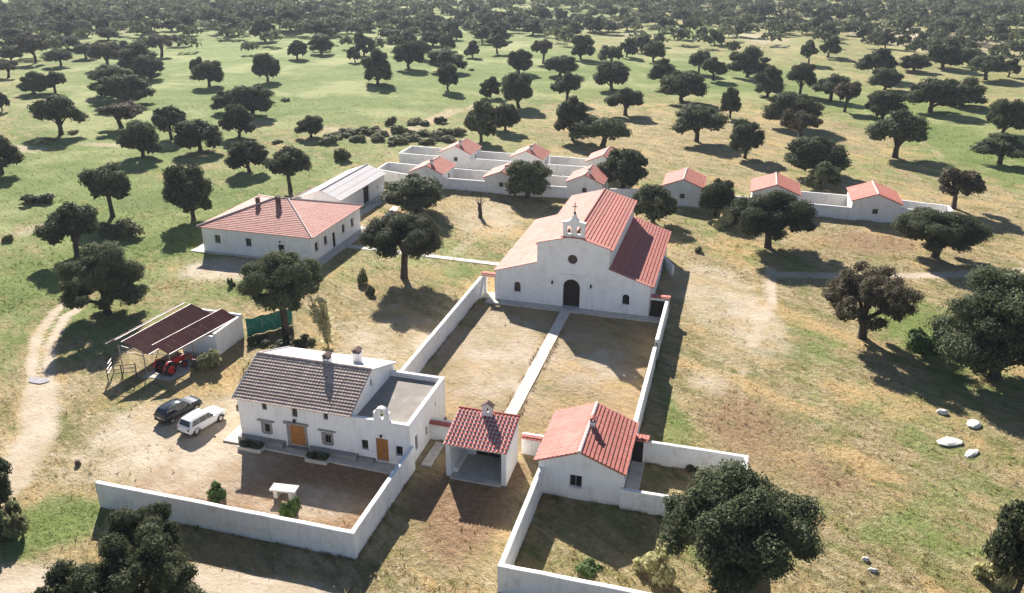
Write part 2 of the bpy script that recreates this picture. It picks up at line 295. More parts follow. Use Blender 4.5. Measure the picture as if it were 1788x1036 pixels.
  [-428.4, 451.6, 8.9, 3.9, 'low', 'far band oak, four and a half percent across and one percent down', 25],
  [-58.7, 562.3, 7.1, 5.3, 'round', 'far band oak, sixty-four percent across and two percent down', 25],
  [-308.2, 344.7, 6.9, 3.7, 'round', 'far band oak, eight percent across and five percent down', 25],
  [-334.3, 492.5, 7.8, 4.5, 'low', 'far band oak, twenty-one percent across and one percent down', 25],
  [21.3, 530.5, 6.8, 3.6, 'wide', 'far band oak, seventy-seven percent across and three percent down', 25],
  [158.2, 575.7, 6.8, 4.5, 'wide', 'far band oak, hundred percent across and three percent down', 25],
  [54.6, 580.5, 6.8, 3.7, 'round', 'far band oak, eighty-two percent across and two percent down', 25],
  [34.4, 481.0, 8.7, 3.7, 'wide', 'far band oak, eighty percent across and four percent down', 25],
  [-422.7, 405.4, 8.9, 3.8, 'round', 'far band oak, zero percent across and two percent down', 25],
  [-149.1, 423.6, 8.1, 5.3, 'round', 'far band oak, forty-four percent across and four percent down', 25],
  [-380.6, 396.8, 6.8, 5.0, 'low', 'far band oak, four percent across and three percent down', 25],
  [-378.5, 464.9, 6.9, 4.1, 'round', 'far band oak, twelve and a half percent across and one and a half percent down', 25],
  [-265.9, 515.3, 7.9, 4.9, 'round', 'far band oak, thirty-two percent across and one percent down', 25],
  [-440.2, 444.3, 6.8, 4.2, 'wide', 'far band oak, two percent across and one percent down', 25],
  [125.6, 554.2, 7.1, 4.4, 'wide', 'far band oak, ninety-five percent across and four percent down', 25],
  [-306.0, 436.5, 6.9, 4.7, 'round', 'far band oak, twenty percent across and two and a half percent down', 25],
  [-3.9, 603.0, 7.8, 3.9, 'round', 'far band oak, seventy-three percent across and one and a half percent down', 25],
  [-226.6, 451.2, 7.1, 4.7, 'round', 'far band oak, thirty-three percent across and three percent down', 25],
  [-314.5, 364.0, 7.5, 3.7, 'round', 'far band oak, ten percent across and four percent down', 25],
  [-371.4, 376.7, 7.7, 5.2, 'round', 'far band oak, three percent across and three percent down', 25],
  [-167.2, 518.2, 8.6, 4.1, 'low', 'far band oak, forty-six percent across and two percent down', 25],
  [-284.5, 445.7, 7.1, 5.4, 'round', 'far band oak, twenty-four percent across and two percent down', 25],
  [-294.4, 369.0, 7.7, 3.7, 'round', 'far band oak, fourteen percent across and four percent down', 25],
  [-174.9, 423.0, 7.2, 5.3, 'wide', 'far band oak, forty percent across and four percent down', 25],
  [-145.9, 477.2, 7.8, 3.8, 'round', 'far band oak, forty-seven and a half percent across and three percent down', 25],
  [-234.8, 532.7, 7.8, 4.7, 'round', 'far band oak, thirty-eight percent across and one percent down', 25],
  [55.6, 642.6, 8.2, 4.7, 'low', 'far band oak, eighty-two percent across and one percent down', 25],
  [-35.1, 507.2, 8.5, 4.3, 'low', 'far band oak, sixty-seven percent across and three percent down', 25],
  [-309.9, 447.9, 6.6, 5.0, 'low', 'far band oak, twenty percent across and two percent down', 25],
  [-80.0, 456.6, 8.3, 4.2, 'round', 'far band oak, fifty-eight and a half percent across and four percent down', 25],
  [-334.9, 364.8, 8.2, 5.3, 'wide', 'far band oak, seven percent across and four percent down', 25],
  [-287.7, 417.0, 8.7, 4.0, 'low', 'far band oak, twenty-one percent across and three percent down', 25],
  [-151.9, 402.7, 8.2, 4.3, 'round', 'far band oak, forty-two percent across and five percent down', 25],
  [-127.9, 532.0, 8.2, 4.2, 'wide', 'far band oak, fifty-three and a half percent across and two percent down', 25],
  [-95.4, 457.4, 7.4, 5.2, 'round', 'far band oak, fifty-five percent across and four percent down', 25],
  [-223.9, 399.1, 8.5, 3.7, 'round', 'far band oak, twenty-nine percent across and four percent down', 25],
  [-287.9, 395.7, 7.9, 4.7, 'round', 'far band oak, eighteen percent across and three and a half percent down', 25],
  [81.6, 520.1, 7.5, 4.4, 'low', 'far band oak, eighty-eight percent across and four percent down', 25],
  [-84.8, 541.0, 7.5, 3.8, 'wide', 'far band oak, sixty percent across and two percent down', 25],
  [-331.4, 393.7, 8.0, 3.9, 'round', 'far band oak, eleven and a half percent across and three percent down', 25],
  [-258.0, 503.7, 8.5, 4.2, 'round', 'far band oak, thirty-two and a half percent across and one and a half percent down', 25],
  [-366.9, 392.7, 8.6, 5.3, 'wide', 'far band oak, five and a half percent across and two and a half percent down', 25],
  [-302.2, 419.4, 7.5, 5.2, 'round', 'far band oak, nineteen percent across and three percent down', 25],
 ],
 'S': [
  [-50.1, 74.0, 1.0, 1.31, 'dark brush at the left of the pile under the netting oak'],
  [-47.6, 74.2, 1.14, 1.44, 'dark brush in the middle of the pile under the netting oak'],
  [-45.2, 75.2, 1.15, 1.31, 'dark brush at the right of the pile under the netting oak'],
  [-52.3, 79.6, 1.2, 1.04, 'dark brush behind the green netting screen'],
  [-117.4, 112.0, 2.22, 2.81, 'low dark bush alone in the left meadow'],
  [-90.6, 101.2, 3.64, 2.95, 'bush beside the stout trunked meadow oak'],
  [-80.1, 157.0, 3.19, 2.2, 'round bush in the grass beyond the barn'],
  [-105.8, 94.4, 1.42, 0.88, 'tiny dry bush at the left edge of the meadow'],
  [-38.3, 47.5, 1.86, 0.95, 'leafy young shrub inside the front wall of the yard'],
  [-31.2, 47.4, 2.82, 0.87, 'green shrub in front of the white stone table'],
  [-0.0, 134.5, 2.92, 2.93, 'pale green bush beside the first right cottage oak'],
  [-50.8, 38.9, 3.43, 1.54, 'grey green bush at the left edge above the bottom road'],
  [-2.4, 48.5, 2.37, 1.46, 'pale bush at the foot of the biggest oak'],
  [-52.6, 67.2, 2.69, 1.67, 'bush growing at the shed front before the white wall'],
  [-0.8, 62.8, 0.94, 0.91, 'dark weeds along the rear wall of the right walled yard'],
  [21.3, 54.6, 2.82, 1.25, 'pale bush beside the bottom right corner oak'],
  [23.6, 93.8, 2.77, 2.62, 'light green bush patch right of the sparse brownish oak'],
  [-62.8, 87.9, 2.1, 0.53, 'young sapling in the grass behind the red shed'],
  [-46.8, 93.7, 2.47, 0.93, 'small shrub near the umbrella shaped oak on the lawn'],
  [-44.0, 90.4, 1.61, 0.75, 'lesser shrub beside another near the umbrella oak on the lawn'],
  [-3.7, 119.5, 1.08, 0.69, 'dark tuft bush beside the church right aisle corner'],
  [-6.9, 47.3, 0.74, 1.05, 'yellow green weeds at the front wall of the right yard'],
  [-90.8, 170.0, 3.36, 2.39, 'scrub band shrub thirty-two percent across, twenty-four percent down'],
  [-91.6, 176.2, 2.17, 2.77, 'scrub band shrub thirty-three percent across, twenty-three percent down'],
  [-90.5, 179.9, 2.38, 2.58, 'scrub band shrub thirty-four percent across, twenty-two and a half percent down'],
  [-85.4, 174.8, 2.73, 2.06, 'scrub band shrub thirty-five percent across, twenty-three and a half percent down'],
  [-87.0, 183.0, 3.17, 2.73, 'scrub band shrub thirty-six percent across, twenty-two and a half percent down'],
  [-81.4, 175.4, 2.65, 2.19, 'scrub band shrub thirty-six and a half percent across, twenty-three and a half percent down'],
  [-81.8, 181.9, 2.5, 2.71, 'scrub band shrub thirty-seven and a half percent across, twenty-three percent down'],
  [-76.0, 174.6, 2.98, 2.77, 'scrub band shrub thirty-eight and a half percent across, twenty-four percent down'],
  [-79.1, 185.5, 3.66, 2.48, 'scrub band shrub thirty-nine percent across, twenty-two and a half percent down'],
  [-73.8, 177.8, 2.72, 2.77, 'scrub band shrub forty percent across, twenty-three and a half percent down'],
  [-73.5, 184.5, 2.52, 2.78, 'scrub band shrub forty-one percent across, twenty-three percent down'],
  [-69.1, 176.7, 2.39, 2.02, 'scrub band shrub forty-one and a half percent across, twenty-four percent down'],
  [-69.3, 183.1, 3.78, 2.85, 'scrub band shrub forty-two and a half percent across, twenty-three percent down'],
  [-65.7, 180.3, 2.54, 2.63, 'scrub band shrub forty-three and a half percent across, twenty-three and a half percent down'],
  [-66.7, 188.0, 2.99, 2.97, 'scrub band shrub forty-four percent across, twenty-two and a half percent down'],
  [-85.6, 193.7, 4.0, 1.76, 'scrub band shrub thirty-eight percent across, twenty-one percent down'],
  [-79.3, 197.3, 2.56, 3.17, 'scrub band shrub forty-one percent across, twenty-one percent down'],
  [-74.2, 200.4, 3.01, 1.78, 'scrub band shrub forty-three percent across, twenty and a half percent down'],
  [-153.2, 153.6, 1.3, 1.98, 'dry bush on the pale strip, left of two'],
  [-153.6, 162.1, 1.08, 1.38, 'dry bush at the foot of the broad low left oak'],
  [-153.7, 151.6, 1.16, 1.7, 'thin dry bush left end of the pale meadow strip'],
  [-101.6, 166.6, 1.18, 1.32, 'dark low bush on meadow left of the lone small oak'],
  [-127.5, 215.3, 1.3, 1.16, 'small grey bush in the bright meadow below the upper oaks'],
  [-96.4, 295.0, 1.22, 1.47, 'little dark bush in the far meadow below a small oak'],
  [7.9, 233.8, 1.52, 2.01, 'dry low bush right of the slender two tiered oak'],
 ],
 'B': [
  [-87.9, 109.5, 28.8, 39.4, 'g', 0.7],
  [-73.3, 68.7, 10.3, 14.9, 'g', 0.45],
  [14.8, 79.3, 12.5, 15.6, 'g', 0.18],
  [3.5, 86.4, 8.8, 17.0, 'g', 0.12],
  [-63.0, 181.6, 33.1, 24.4, 'g', 0.45],
  [-13.7, 156.5, 27.2, 24.8, 'g', 0.3],
  [25.1, 181.4, 23.8, 25.6, 'g', 0.35],
  [-46.9, 107.9, 11.1, 12.6, 'g', 0.45],
  [1.8, 53.4, 6.6, 5.4, 'g', 0.4],
  [19.2, 60.0, 6.8, 7.7, 'g', 0.4],
  [11.1, 92.5, 4.0, 9.5, 'g', 0.35],
  [-2.4, 67.0, 3.2, 5.9, 'g', 0.4],
  [-130.0, 258.1, 83.2, 93.9, 'g', 0.95],
  [-133.7, 143.0, 27.9, 70.7, 'g', 0.8],
  [-180.5, 275.9, 69.1, 126.1, 'g', 0.8],
  [-61.4, 307.0, 67.9, 59.3, 'g', 0.85],
  [-9.8, 308.4, 40.0, 56.4, 'g', 0.6],
  [53.2, 201.0, 16.0, 47.4, 'g', 0.8],
  [53.5, 246.9, 29.2, 44.3, 'g', 0.55],
  [-88.7, 82.5, 8.3, 18.2, 'g', 0.55],
  [-34.4, 111.2, 9.4, 10.1, 'g', 0.35],
  [24.2, 101.1, 8.4, 10.0, 'g', 0.75],
  [-47.9, 41.4, 4.0, 4.7, 'g', 0.8],
  [-10.1, 48.0, 4.7, 3.1, 'g', 0.4],
  [-49.5, 39.2, 3.1, 4.5, 'g', 0.7],
  [27.0, 89.9, 8.1, 10.4, 'g', 0.5],
  [23.4, 72.4, 7.8, 11.3, 'g', 0.28],
  [-4.3, 75.4, 1.4, 12.9, 'g', 0.45],
  [-59.8, 89.4, 9.1, 8.4, 'g', 0.45],
  [-63.9, 76.8, 8.9, 8.9, 'g', 0.3],
  [-1.8, 132.5, 11.2, 12.2, 'g', 0.3],
  [-35.3, 100.7, 4.8, 5.4, 'g', 0.5],
  [2.9, 119.2, 7.6, 6.3, 'g', 0.3],
  [-81.4, 148.6, 17.2, 23.6, 'g', 0.5],
  [11.6, 55.5, 10.9, 5.6, 'g', 0.12],
  [-23.1, 467.9, 43.1, 45.0, 'g', 0.5],
  [-4.2, 55.4, 6.9, 6.6, 'g', 0.3],
  [33.1, 260.8, 20.0, 40.0, 'g', 0.5],
  [-181.2, 387.7, 16.4, 67.2, 'g', 0.8],
  [-238.2, 372.0, 16.0, 82.2, 'g', 0.8],
  [9.3, 58.9, 9.3, 4.6, 'g', 0.2],
  [-52.0, 95.7, 4.7, 5.5, 'g', 0.4],
  [10.9, 116.6, 4.9, 4.8, 'g', 0.5],
  [-43.9, 52.0, 11.1, 8.0, 'b', 0.72],
  [-44.0, 60.3, 5.0, 6.7, 'b', 0.6],
  [-52.7, 55.6, 4.9, 6.6, 'b', 0.5],
  [-61.6, 53.0, 2.7, 10.3, 'b', 0.5],
  [-22.4, 78.8, 10.0, 16.3, 'b', 0.62],
  [-11.1, 80.5, 4.4, 10.8, 'b', 0.5],
  [-30.5, 49.0, 6.5, 3.8, 'b', 0.55],
  [-38.0, 78.1, 6.5, 9.0, 'b', 0.5],
  [-1.3, 104.9, 7.2, 15.1, 'b', 0.55],
  [5.3, 92.1, 4.0, 8.0, 'b', 0.35],
  [1.6, 86.6, 4.5, 8.8, 'b', 0.3],
  [-0.8, 79.2, 3.0, 4.5, 'b', 0.5],
  [-39.0, 126.1, 7.6, 12.5, 'b', 0.55],
  [-66.9, 93.6, 8.8, 6.5, 'b', 0.85],
  [-46.4, 35.4, 6.1, 2.3, 'b', 0.8],
  [-28.2, 39.7, 5.7, 1.1, 'b', 0.8],
  [5.3, 98.3, 2.8, 9.8, 'b', 0.6],
  [92.8, 461.3, 42.3, 86.9, 'b', 0.5],
  [75.7, 508.4, 38.3, 71.3, 'b', 0.5],
  [-32.3, 79.7, 3.3, 9.0, 'b', 0.4],
  [-408.2, 445.0, 23.5, 66.8, 'b', 0.8],
  [-59.6, 445.4, 18.0, 24.2, 'b', 0.5],
  [-5.5, 473.2, 21.7, 39.0, 'b', 0.5],
  [6.2, 432.1, 16.9, 32.6, 'b', 0.5],
  [-243.5, 419.9, 3.1, 34.2, 'b', 0.0],
  [-18.6, 52.0, 5.5, 9.5, 'r', 0.85],
  [4.2, 71.0, 7.0, 11.4, 'r', 0.6],
  [-10.6, 77.2, 4.9, 6.4, 'r', 0.4],
  [-39.0, 198.0, 23.7, 20.1, 'r', 0.45],
  [21.7, 131.7, 13.5, 8.7, 'r', 0.6],
  [12.3, 63.8, 5.9, 5.2, 'r', 0.45],
  [-32.4, 52.6, 5.9, 4.3, 'r', 0.5],
  [-17.2, 56.9, 4.4, 3.3, 'r', 0.9],
  [-44.1, 63.6, 4.6, 6.0, 'r', 0.55],
  [4.3, 208.1, 16.7, 20.4, 'r', 0.35],
  [26.0, 232.2, 9.1, 14.8, 'r', 0.5],
  [14.9, 56.2, 6.1, 3.5, 'r', 0.4],
  [-111.1, 105.0, 5.6, 4.9, 'r', 0.3],
  [-60.2, 69.8, 5.8, 7.7, 'r', 0.35],
  [-50.3, 103.3, 5.0, 4.9, 'r', 0.3],
  [-87.0, 217.0, 14.4, 7.1, 'r', 0.3],
  [-130.8, 157.6, 15.5, 5.1, 'r', 0.5],
 ],
 'TW': [
  [[[3.0, 114.6], [6.5, 108.4], [5.3, 96.5], [3.5, 83.6], [3.1, 73.5]], 0.3, 0.45],
  [[[1.1, 113.5], [4.5, 106.8], [3.3, 95.1], [1.7, 83.0], [1.2, 72.9]], 0.3, 0.4],
  [[[-42.5, 56.0], [-45.2, 51.3], [-48.9, 48.5], [-56.1, 49.1]], 0.4, 0.6],
  [[[-39.4, 53.0], [-43.6, 49.1], [-48.4, 46.5], [-56.2, 47.3]], 0.4, 0.5],
  [[[-154.9, 141.6], [-145.4, 152.9], [-126.0, 155.3], [-120.9, 176.7], [-115.3, 185.9]], 2.2, 0.5],
  [[[-100.8, 185.9], [-85.9, 180.6], [-78.0, 190.2], [-76.3, 220.2]], 2.6, 0.45],
  [[[-107.0, 94.1], [-105.7, 101.8], [-104.7, 106.8]], 2.0, 0.4],
  [[[-238.1, 326.1], [-205.2, 328.3]], 1.5, 0.45],
  [[[-80.3, 79.5], [-78.9, 74.4], [-75.9, 68.5], [-70.6, 62.0], [-65.5, 57.1]], 0.65, 1],
  [[[-77.4, 78.0], [-76.5, 73.4], [-72.7, 67.1], [-66.9, 60.4], [-63.2, 56.5]], 0.65, 1],
  [[[-65.8, 58.2], [-59.5, 51.1], [-56.1, 44.7], [-55.9, 40.0]], 2.0, 0.85],
  [[[-47.9, 33.5], [-41.6, 36.7], [-34.7, 39.0], [-26.2, 39.3], [-21.4, 38.5]], 1.4, 0.9],
  [[[6.6, 115.1], [6.6, 102.4], [4.2, 89.6]], 0.9, 0.8],
  [[[7.7, 113.2], [18.5, 115.9], [29.4, 119.6], [42.4, 125.3]], 1.3, 0.85],
  [[[-45.2, 79.2], [-42.3, 82.5], [-39.0, 89.0]], 0.35, 0.5],
  [[[-38.3, 83.7], [-34.2, 88.5]], 0.3, 0.4],
  [[[10.7, 85.7], [11.8, 76.0], [8.7, 66.9]], 0.5, 0.2],
  [[[-100.0, 93.4], [-89.6, 86.6]], 1, 0.2],
  [[[-38.7, 121.9], [-38.3, 109.2]], 1.2, 0.3],
  [[[-80.9, 214.2], [-69.8, 231.9], [-51.8, 228.1]], 1.2, 0.5],
  [[[39.8, 252.8], [41.8, 218.0], [43.7, 199.8]], 1, 0.35],
  [[[-165.7, 393.9], [-166.6, 332.8], [-158.2, 296.0]], 2, 0.3],
 ],
}

# ------------------------------------------------------------------ materials
def mat(name, c1, c2=None, scale=2.0, rough=0.85, bump=0.0, bscale=20.0, c3=None, s3=0.4, rand=0.0, spec=0.3, metal=0.0, streak=None, rain=None):
    m = bpy.data.materials.new(name); m.use_nodes = True
    n = m.node_tree; p = n.nodes['Principled BSDF']
    p.inputs['Roughness'].default_value = rough; p.inputs['Metallic'].default_value = metal
    p.inputs['Specular IOR Level'].default_value = spec
    c4 = lambda c: (c[0], c[1], c[2], 1)
    if c2 is None and not rand:
        p.inputs['Base Color'].default_value = c4(c1)
    else:
        if c2 is None: c2 = c1
        g = n.nodes.new('ShaderNodeNewGeometry')
        vec = g.outputs['Position']
        if streak:
            mp = n.nodes.new('ShaderNodeMapping'); mp.inputs['Scale'].default_value = streak
            n.links.new(vec, mp.inputs[0]); vec = mp.outputs[0]
        t = n.nodes.new('ShaderNodeTexNoise'); t.inputs['Scale'].default_value = scale; t.inputs['Detail'].default_value = 6; t.inputs['Roughness'].default_value = 0.65
        n.links.new(vec, t.inputs['Vector'])
        r = n.nodes.new('ShaderNodeValToRGB'); r.color_ramp.elements[0].position = 0.36; r.color_ramp.elements[1].position = 0.66
        r.color_ramp.elements[0].color = c4(c1); r.color_ramp.elements[1].color = c4(c2)
        n.links.new(t.outputs['Fac'], r.inputs[0]); out = r.outputs[0]
        if c3 is not None:
            t2 = n.nodes.new('ShaderNodeTexNoise'); t2.inputs['Scale'].default_value = s3; t2.inputs['Detail'].default_value = 8; t2.inputs['Roughness'].default_value = 0.7
            n.links.new(vec, t2.inputs['Vector'])
            r2 = n.nodes.new('ShaderNodeMapRange'); r2.inputs[1].default_value = 0.52; r2.inputs[2].default_value = 0.75
            n.links.new(t2.outputs['Fac'], r2.inputs[0])
            mx = n.nodes.new('ShaderNodeMix'); mx.data_type = 'RGBA'; mx.inputs[7].default_value = c4(c3)
            n.links.new(r2.outputs[0], mx.inputs[0]); n.links.new(out, mx.inputs[6]); out = mx.outputs[2]
        if rain is not None:
            mpr = n.nodes.new('ShaderNodeMapping'); mpr.inputs['Scale'].default_value = (2.6, 2.6, 0.22); n.links.new(g.outputs['Position'], mpr.inputs[0])
            t3 = n.nodes.new('ShaderNodeTexNoise'); t3.inputs['Scale'].default_value = 1.0; t3.inputs['Detail'].default_value = 7; t3.inputs['Roughness'].default_value = 0.75; n.links.new(mpr.outputs[0], t3.inputs['Vector'])
            r3 = n.nodes.new('ShaderNodeMapRange'); r3.inputs[1].default_value = 0.52; r3.inputs[2].default_value = 0.80; r3.inputs[4].default_value = 0.75; n.links.new(t3.outputs['Fac'], r3.inputs[0])
            m3 = n.nodes.new('ShaderNodeMix'); m3.data_type = 'RGBA'; m3.inputs[7].default_value = c4(rain); n.links.new(r3.outputs[0], m3.inputs[0]); n.links.new(out, m3.inputs[6]); out = m3.outputs[2]
        if rand:
            oi = n.nodes.new('ShaderNodeObjectInfo')
            mr = n.nodes.new('ShaderNodeMapRange'); mr.inputs[3].default_value = 1 - rand; mr.inputs[4].default_value = 1 + rand
            n.links.new(oi.outputs['Random'], mr.inputs[0])
            hv = n.nodes.new('ShaderNodeHueSaturation'); n.links.new(mr.outputs[0], hv.inputs['Value']); n.links.new(out, hv.inputs['Color']); out = hv.outputs[0]
        n.links.new(out, p.inputs['Base Color'])
    if bump:
        g2 = n.nodes.new('ShaderNodeNewGeometry')
        t = n.nodes.new('ShaderNodeTexNoise'); t.inputs['Scale'].default_value = bscale; t.inputs['Detail'].default_value = 5
        n.links.new(g2.outputs['Position'], t.inputs['Vector'])
        b = n.nodes.new('ShaderNodeBump'); b.inputs['Strength'].default_value = 1.0; b.inputs['Distance'].default_value = bump
        n.links.new(t.outputs['Fac'], b.inputs['Height']); n.links.new(b.outputs[0], p.inputs['Normal'])
    return m

M = {}
M['white'] = mat('whitewash', (0.84, 0.82, 0.80), (0.88, 0.86, 0.845), 0.9, 0.9, 0.012, 6, c3=(0.70, 0.67, 0.62), s3=0.8, rain=(0.58, 0.56, 0.53))
M['wallwhite'] = mat('whitewash_weathered', (0.82, 0.80, 0.78), (0.87, 0.855, 0.84), 1.2, 0.9, 0.015, 5, c3=(0.60, 0.56, 0.50), s3=0.9, rain=(0.52, 0.49, 0.44))
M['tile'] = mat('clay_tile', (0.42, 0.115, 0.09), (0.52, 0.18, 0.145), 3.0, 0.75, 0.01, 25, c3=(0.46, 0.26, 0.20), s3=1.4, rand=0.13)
M['tilebed'] = mat('clay_tile_channel', (0.50, 0.24, 0.19), (0.42, 0.17, 0.13), 3.0, 0.85, 0.01, 25)
M['tilepale'] = mat('clay_tile_faded_and_sunlit', (0.44, 0.165, 0.13), (0.53, 0.225, 0.185), 1.2, 0.75, 0.01, 20, c3=(0.50, 0.29, 0.24), s3=0.35, rand=0.06)  # faded clay; on left-hand slopes its paleness stands in for sunlight
M['tilefar'] = mat('clay_tile_cottage', (0.46, 0.13, 0.09), (0.54, 0.20, 0.15), 1.5, 0.75, c3=(0.5, 0.27, 0.2), s3=0.8, rand=0.1)
M['mortarlight'] = mat('mortar_pale', (0.66, 0.50, 0.45), (0.76, 0.64, 0.59), 4, 0.9)
M['tilesunlit'] = mat('clay_tile_sunlit', (0.50, 0.265, 0.21), (0.57, 0.33, 0.27), 1.2, 0.8, 0.01, 20, c3=(0.44, 0.21, 0.16), s3=0.4, rand=0.05)  # paler copy of the clay tile, sunlight on the church's left slopes painted in
M['tilered'] = mat('clay_tile_red', (0.40, 0.06, 0.045), (0.48, 0.10, 0.075), 5.0, 0.7, 0.01, 25, rand=0.14)
M['greytile'] = mat('grey_roof_tile', (0.40, 0.30, 0.25), (0.52, 0.40, 0.34), 2.2, 0.85, 0.012, 18, c3=(0.60, 0.49, 0.43), s3=0.8, rand=0.14)
M['greysheet'] = mat('fibre_cement', (0.62, 0.57, 0.56), (0.70, 0.65, 0.64), 1.0, 0.9, c3=(0.56, 0.50, 0.47), s3=0.5, rand=0.05)
M['screed'] = mat('roof_screed', (0.22, 0.195, 0.175), (0.29, 0.26, 0.235), 0.8, 0.95, 0.01, 15, c3=(0.36, 0.34, 0.31), s3=0.5)
M['stone'] = mat('granite', (0.24, 0.225, 0.21), (0.36, 0.34, 0.31), 5, 0.9, 0.02, 12, c3=(0.18, 0.16, 0.14), s3=1.5)
M['concrete'] = mat('concrete', (0.50, 0.46, 0.41), (0.60, 0.56, 0.50), 1.5, 0.92, 0.01, 18, c3=(0.40, 0.35, 0.29), s3=1.1)
M['path'] = mat('path_concrete', (0.58, 0.53, 0.46), (0.68, 0.63, 0.56), 0.9, 0.92, 0.01, 16, c3=(0.46, 0.39, 0.31), s3=0.8)
M['wood'] = mat('varnished_wood', (0.38, 0.15, 0.035), (0.48, 0.21, 0.06), 3, 0.55, 0.004, 30, streak=(6, 6, 0.6), rand=0.08)
M['darkwood_and_shade'] = mat('dark_door_and_shade', (0.016, 0.012, 0.011), (0.028, 0.021, 0.018), 4, 0.7)  # dark wood, lowered to near black for the shade inside the church doorway
M['glass'] = mat('window_glass', (0.015, 0.017, 0.02), rough=0.12, spec=0.5)
M['frame'] = mat('window_frame', (0.10, 0.075, 0.055), (0.16, 0.12, 0.09), 8, 0.7)
M['greyframe'] = mat('grey_frame', (0.30, 0.29, 0.28), (0.36, 0.35, 0.34), 8, 0.7)
M['bronze'] = mat('bell_bronze', (0.10, 0.08, 0.05), (0.14, 0.12, 0.08), 12, 0.45, metal=0.8)
M['iron'] = mat('iron', (0.03, 0.028, 0.027), (0.05, 0.045, 0.04), 20, 0.6, metal=0.5)
M['soot'] = mat('soot_brick', (0.10, 0.07, 0.06), (0.2, 0.12, 0.10), 8, 0.9, 0.02, 20)
M['maroon'] = mat('maroon_sheet', (0.085, 0.010, 0.016), (0.115, 0.017, 0.022), 1.5, 0.75, c3=(0.12, 0.03, 0.03), s3=0.7, rand=0.12)
M['palemetal'] = mat('galvanised_frame', (0.36, 0.31, 0.30), (0.46, 0.40, 0.39), 6, 0.5, metal=0.3)
M['redpaint'] = mat('red_paint', (0.50, 0.018, 0.02), (0.58, 0.03, 0.03), 4, 0.35, spec=0.5)
M['rubber'] = mat('rubber', (0.018, 0.018, 0.019), (0.03, 0.029, 0.028), 15, 0.85)
M['net'] = mat('green_netting', (0.015, 0.16, 0.11), (0.03, 0.24, 0.17), 2.5, 0.7, c3=(0.2, 0.36, 0.30), s3=1.2)
M['bark'] = mat('oak_bark', (0.045, 0.035, 0.03), (0.085, 0.068, 0.058), 4, 0.95, 0.05, 9, streak=(1, 1, 0.25))
M['rock'] = mat('pale_rock', (0.60, 0.57, 0.53), (0.74, 0.71, 0.67), 3, 0.9, 0.03, 6, c3=(0.38, 0.34, 0.29), s3=2.0)
M['carwhite'] = mat('car_paint_white', (0.78, 0.78, 0.79), rough=0.22, spec=0.6)
M['cardark'] = mat('car_paint_dark', (0.018, 0.026, 0.038), rough=0.12, spec=0.8)
M['carglass'] = mat('car_glass', (0.012, 0.014, 0.016), rough=0.05, spec=0.7)
M['plastic'] = mat('black_plastic', (0.02, 0.02, 0.021), rough=0.55)
M['alloy'] = mat('alloy', (0.55, 0.55, 0.56), rough=0.3, metal=0.9)
M['lampred'] = mat('tail_lamp', (0.14, 0.008, 0.008), rough=0.2)
M['lampclear'] = mat('head_lamp', (0.7, 0.72, 0.75), rough=0.1)
M['soil'] = mat('planter_soil', (0.10, 0.07, 0.05), (0.15, 0.11, 0.08), 6, 0.95)
M['water'] = mat('puddle_mud', (0.24, 0.21, 0.22), (0.36, 0.32, 0.33), 2.0, 0.3, spec=0.5)

def leafmat(name, a, b, c, trans=0.12):
    m = bpy.data.materials.new(name); m.use_nodes = True
    n = m.node_tree; p = n.nodes['Principled BSDF']
    at = n.nodes.new('ShaderNodeAttribute'); at.attribute_name = 'tint'
    r = n.nodes.new('ShaderNodeValToRGB')
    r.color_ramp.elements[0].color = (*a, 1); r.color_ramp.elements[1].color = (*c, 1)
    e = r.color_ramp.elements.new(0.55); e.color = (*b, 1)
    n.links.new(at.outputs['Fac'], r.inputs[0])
    oi = n.nodes.new('ShaderNodeObjectInfo'); mr = n.nodes.new('ShaderNodeMapRange'); mr.inputs[3].default_value = 0.75; mr.inputs[4].default_value = 1.3
    n.links.new(oi.outputs['Random'], mr.inputs[0])
    hv = n.nodes.new('ShaderNodeHueSaturation'); n.links.new(mr.outputs[0], hv.inputs['Value']); n.links.new(r.outputs[0], hv.inputs['Color'])
    n.links.new(hv.outputs[0], p.inputs['Base Color'])
    p.inputs['Roughness'].default_value = 0.75; p.inputs['Specular IOR Level'].default_value = 0.18
    tr = n.nodes.new('ShaderNodeBsdfTranslucent'); n.links.new(hv.outputs[0], tr.inputs[0])
    mx = n.nodes.new('ShaderNodeMixShader'); mx.inputs[0].default_value = trans
    n.links.new(p.outputs[0], mx.inputs[1]); n.links.new(tr.outputs[0], mx.inputs[2])
    n.links.new(mx.outputs[0], n.nodes['Material Output'].inputs[0])
    return m
M['oak'] = leafmat('holm_oak_leaf', (0.040, 0.050, 0.027), (0.092, 0.108, 0.056), (0.20, 0.215, 0.12), 0.34)
M['oakbrown'] = leafmat('brownish_oak_leaf', (0.062, 0.054, 0.034), (0.12, 0.10, 0.062), (0.20, 0.17, 0.11), 0.3)
M['shrub'] = leafmat('shrub_leaf', (0.11, 0.12, 0.06), (0.18, 0.185, 0.095), (0.28, 0.27, 0.15), 0.35)
M['shrubgreen'] = leafmat('young_green_leaf', (0.05, 0.085, 0.025), (0.085, 0.14, 0.04), (0.15, 0.20, 0.07), 0.25)
M['shrubpale'] = leafmat('pale_leaf', (0.50, 0.48, 0.25), (0.62, 0.58, 0.33), (0.70, 0.66, 0.42), 0.55)

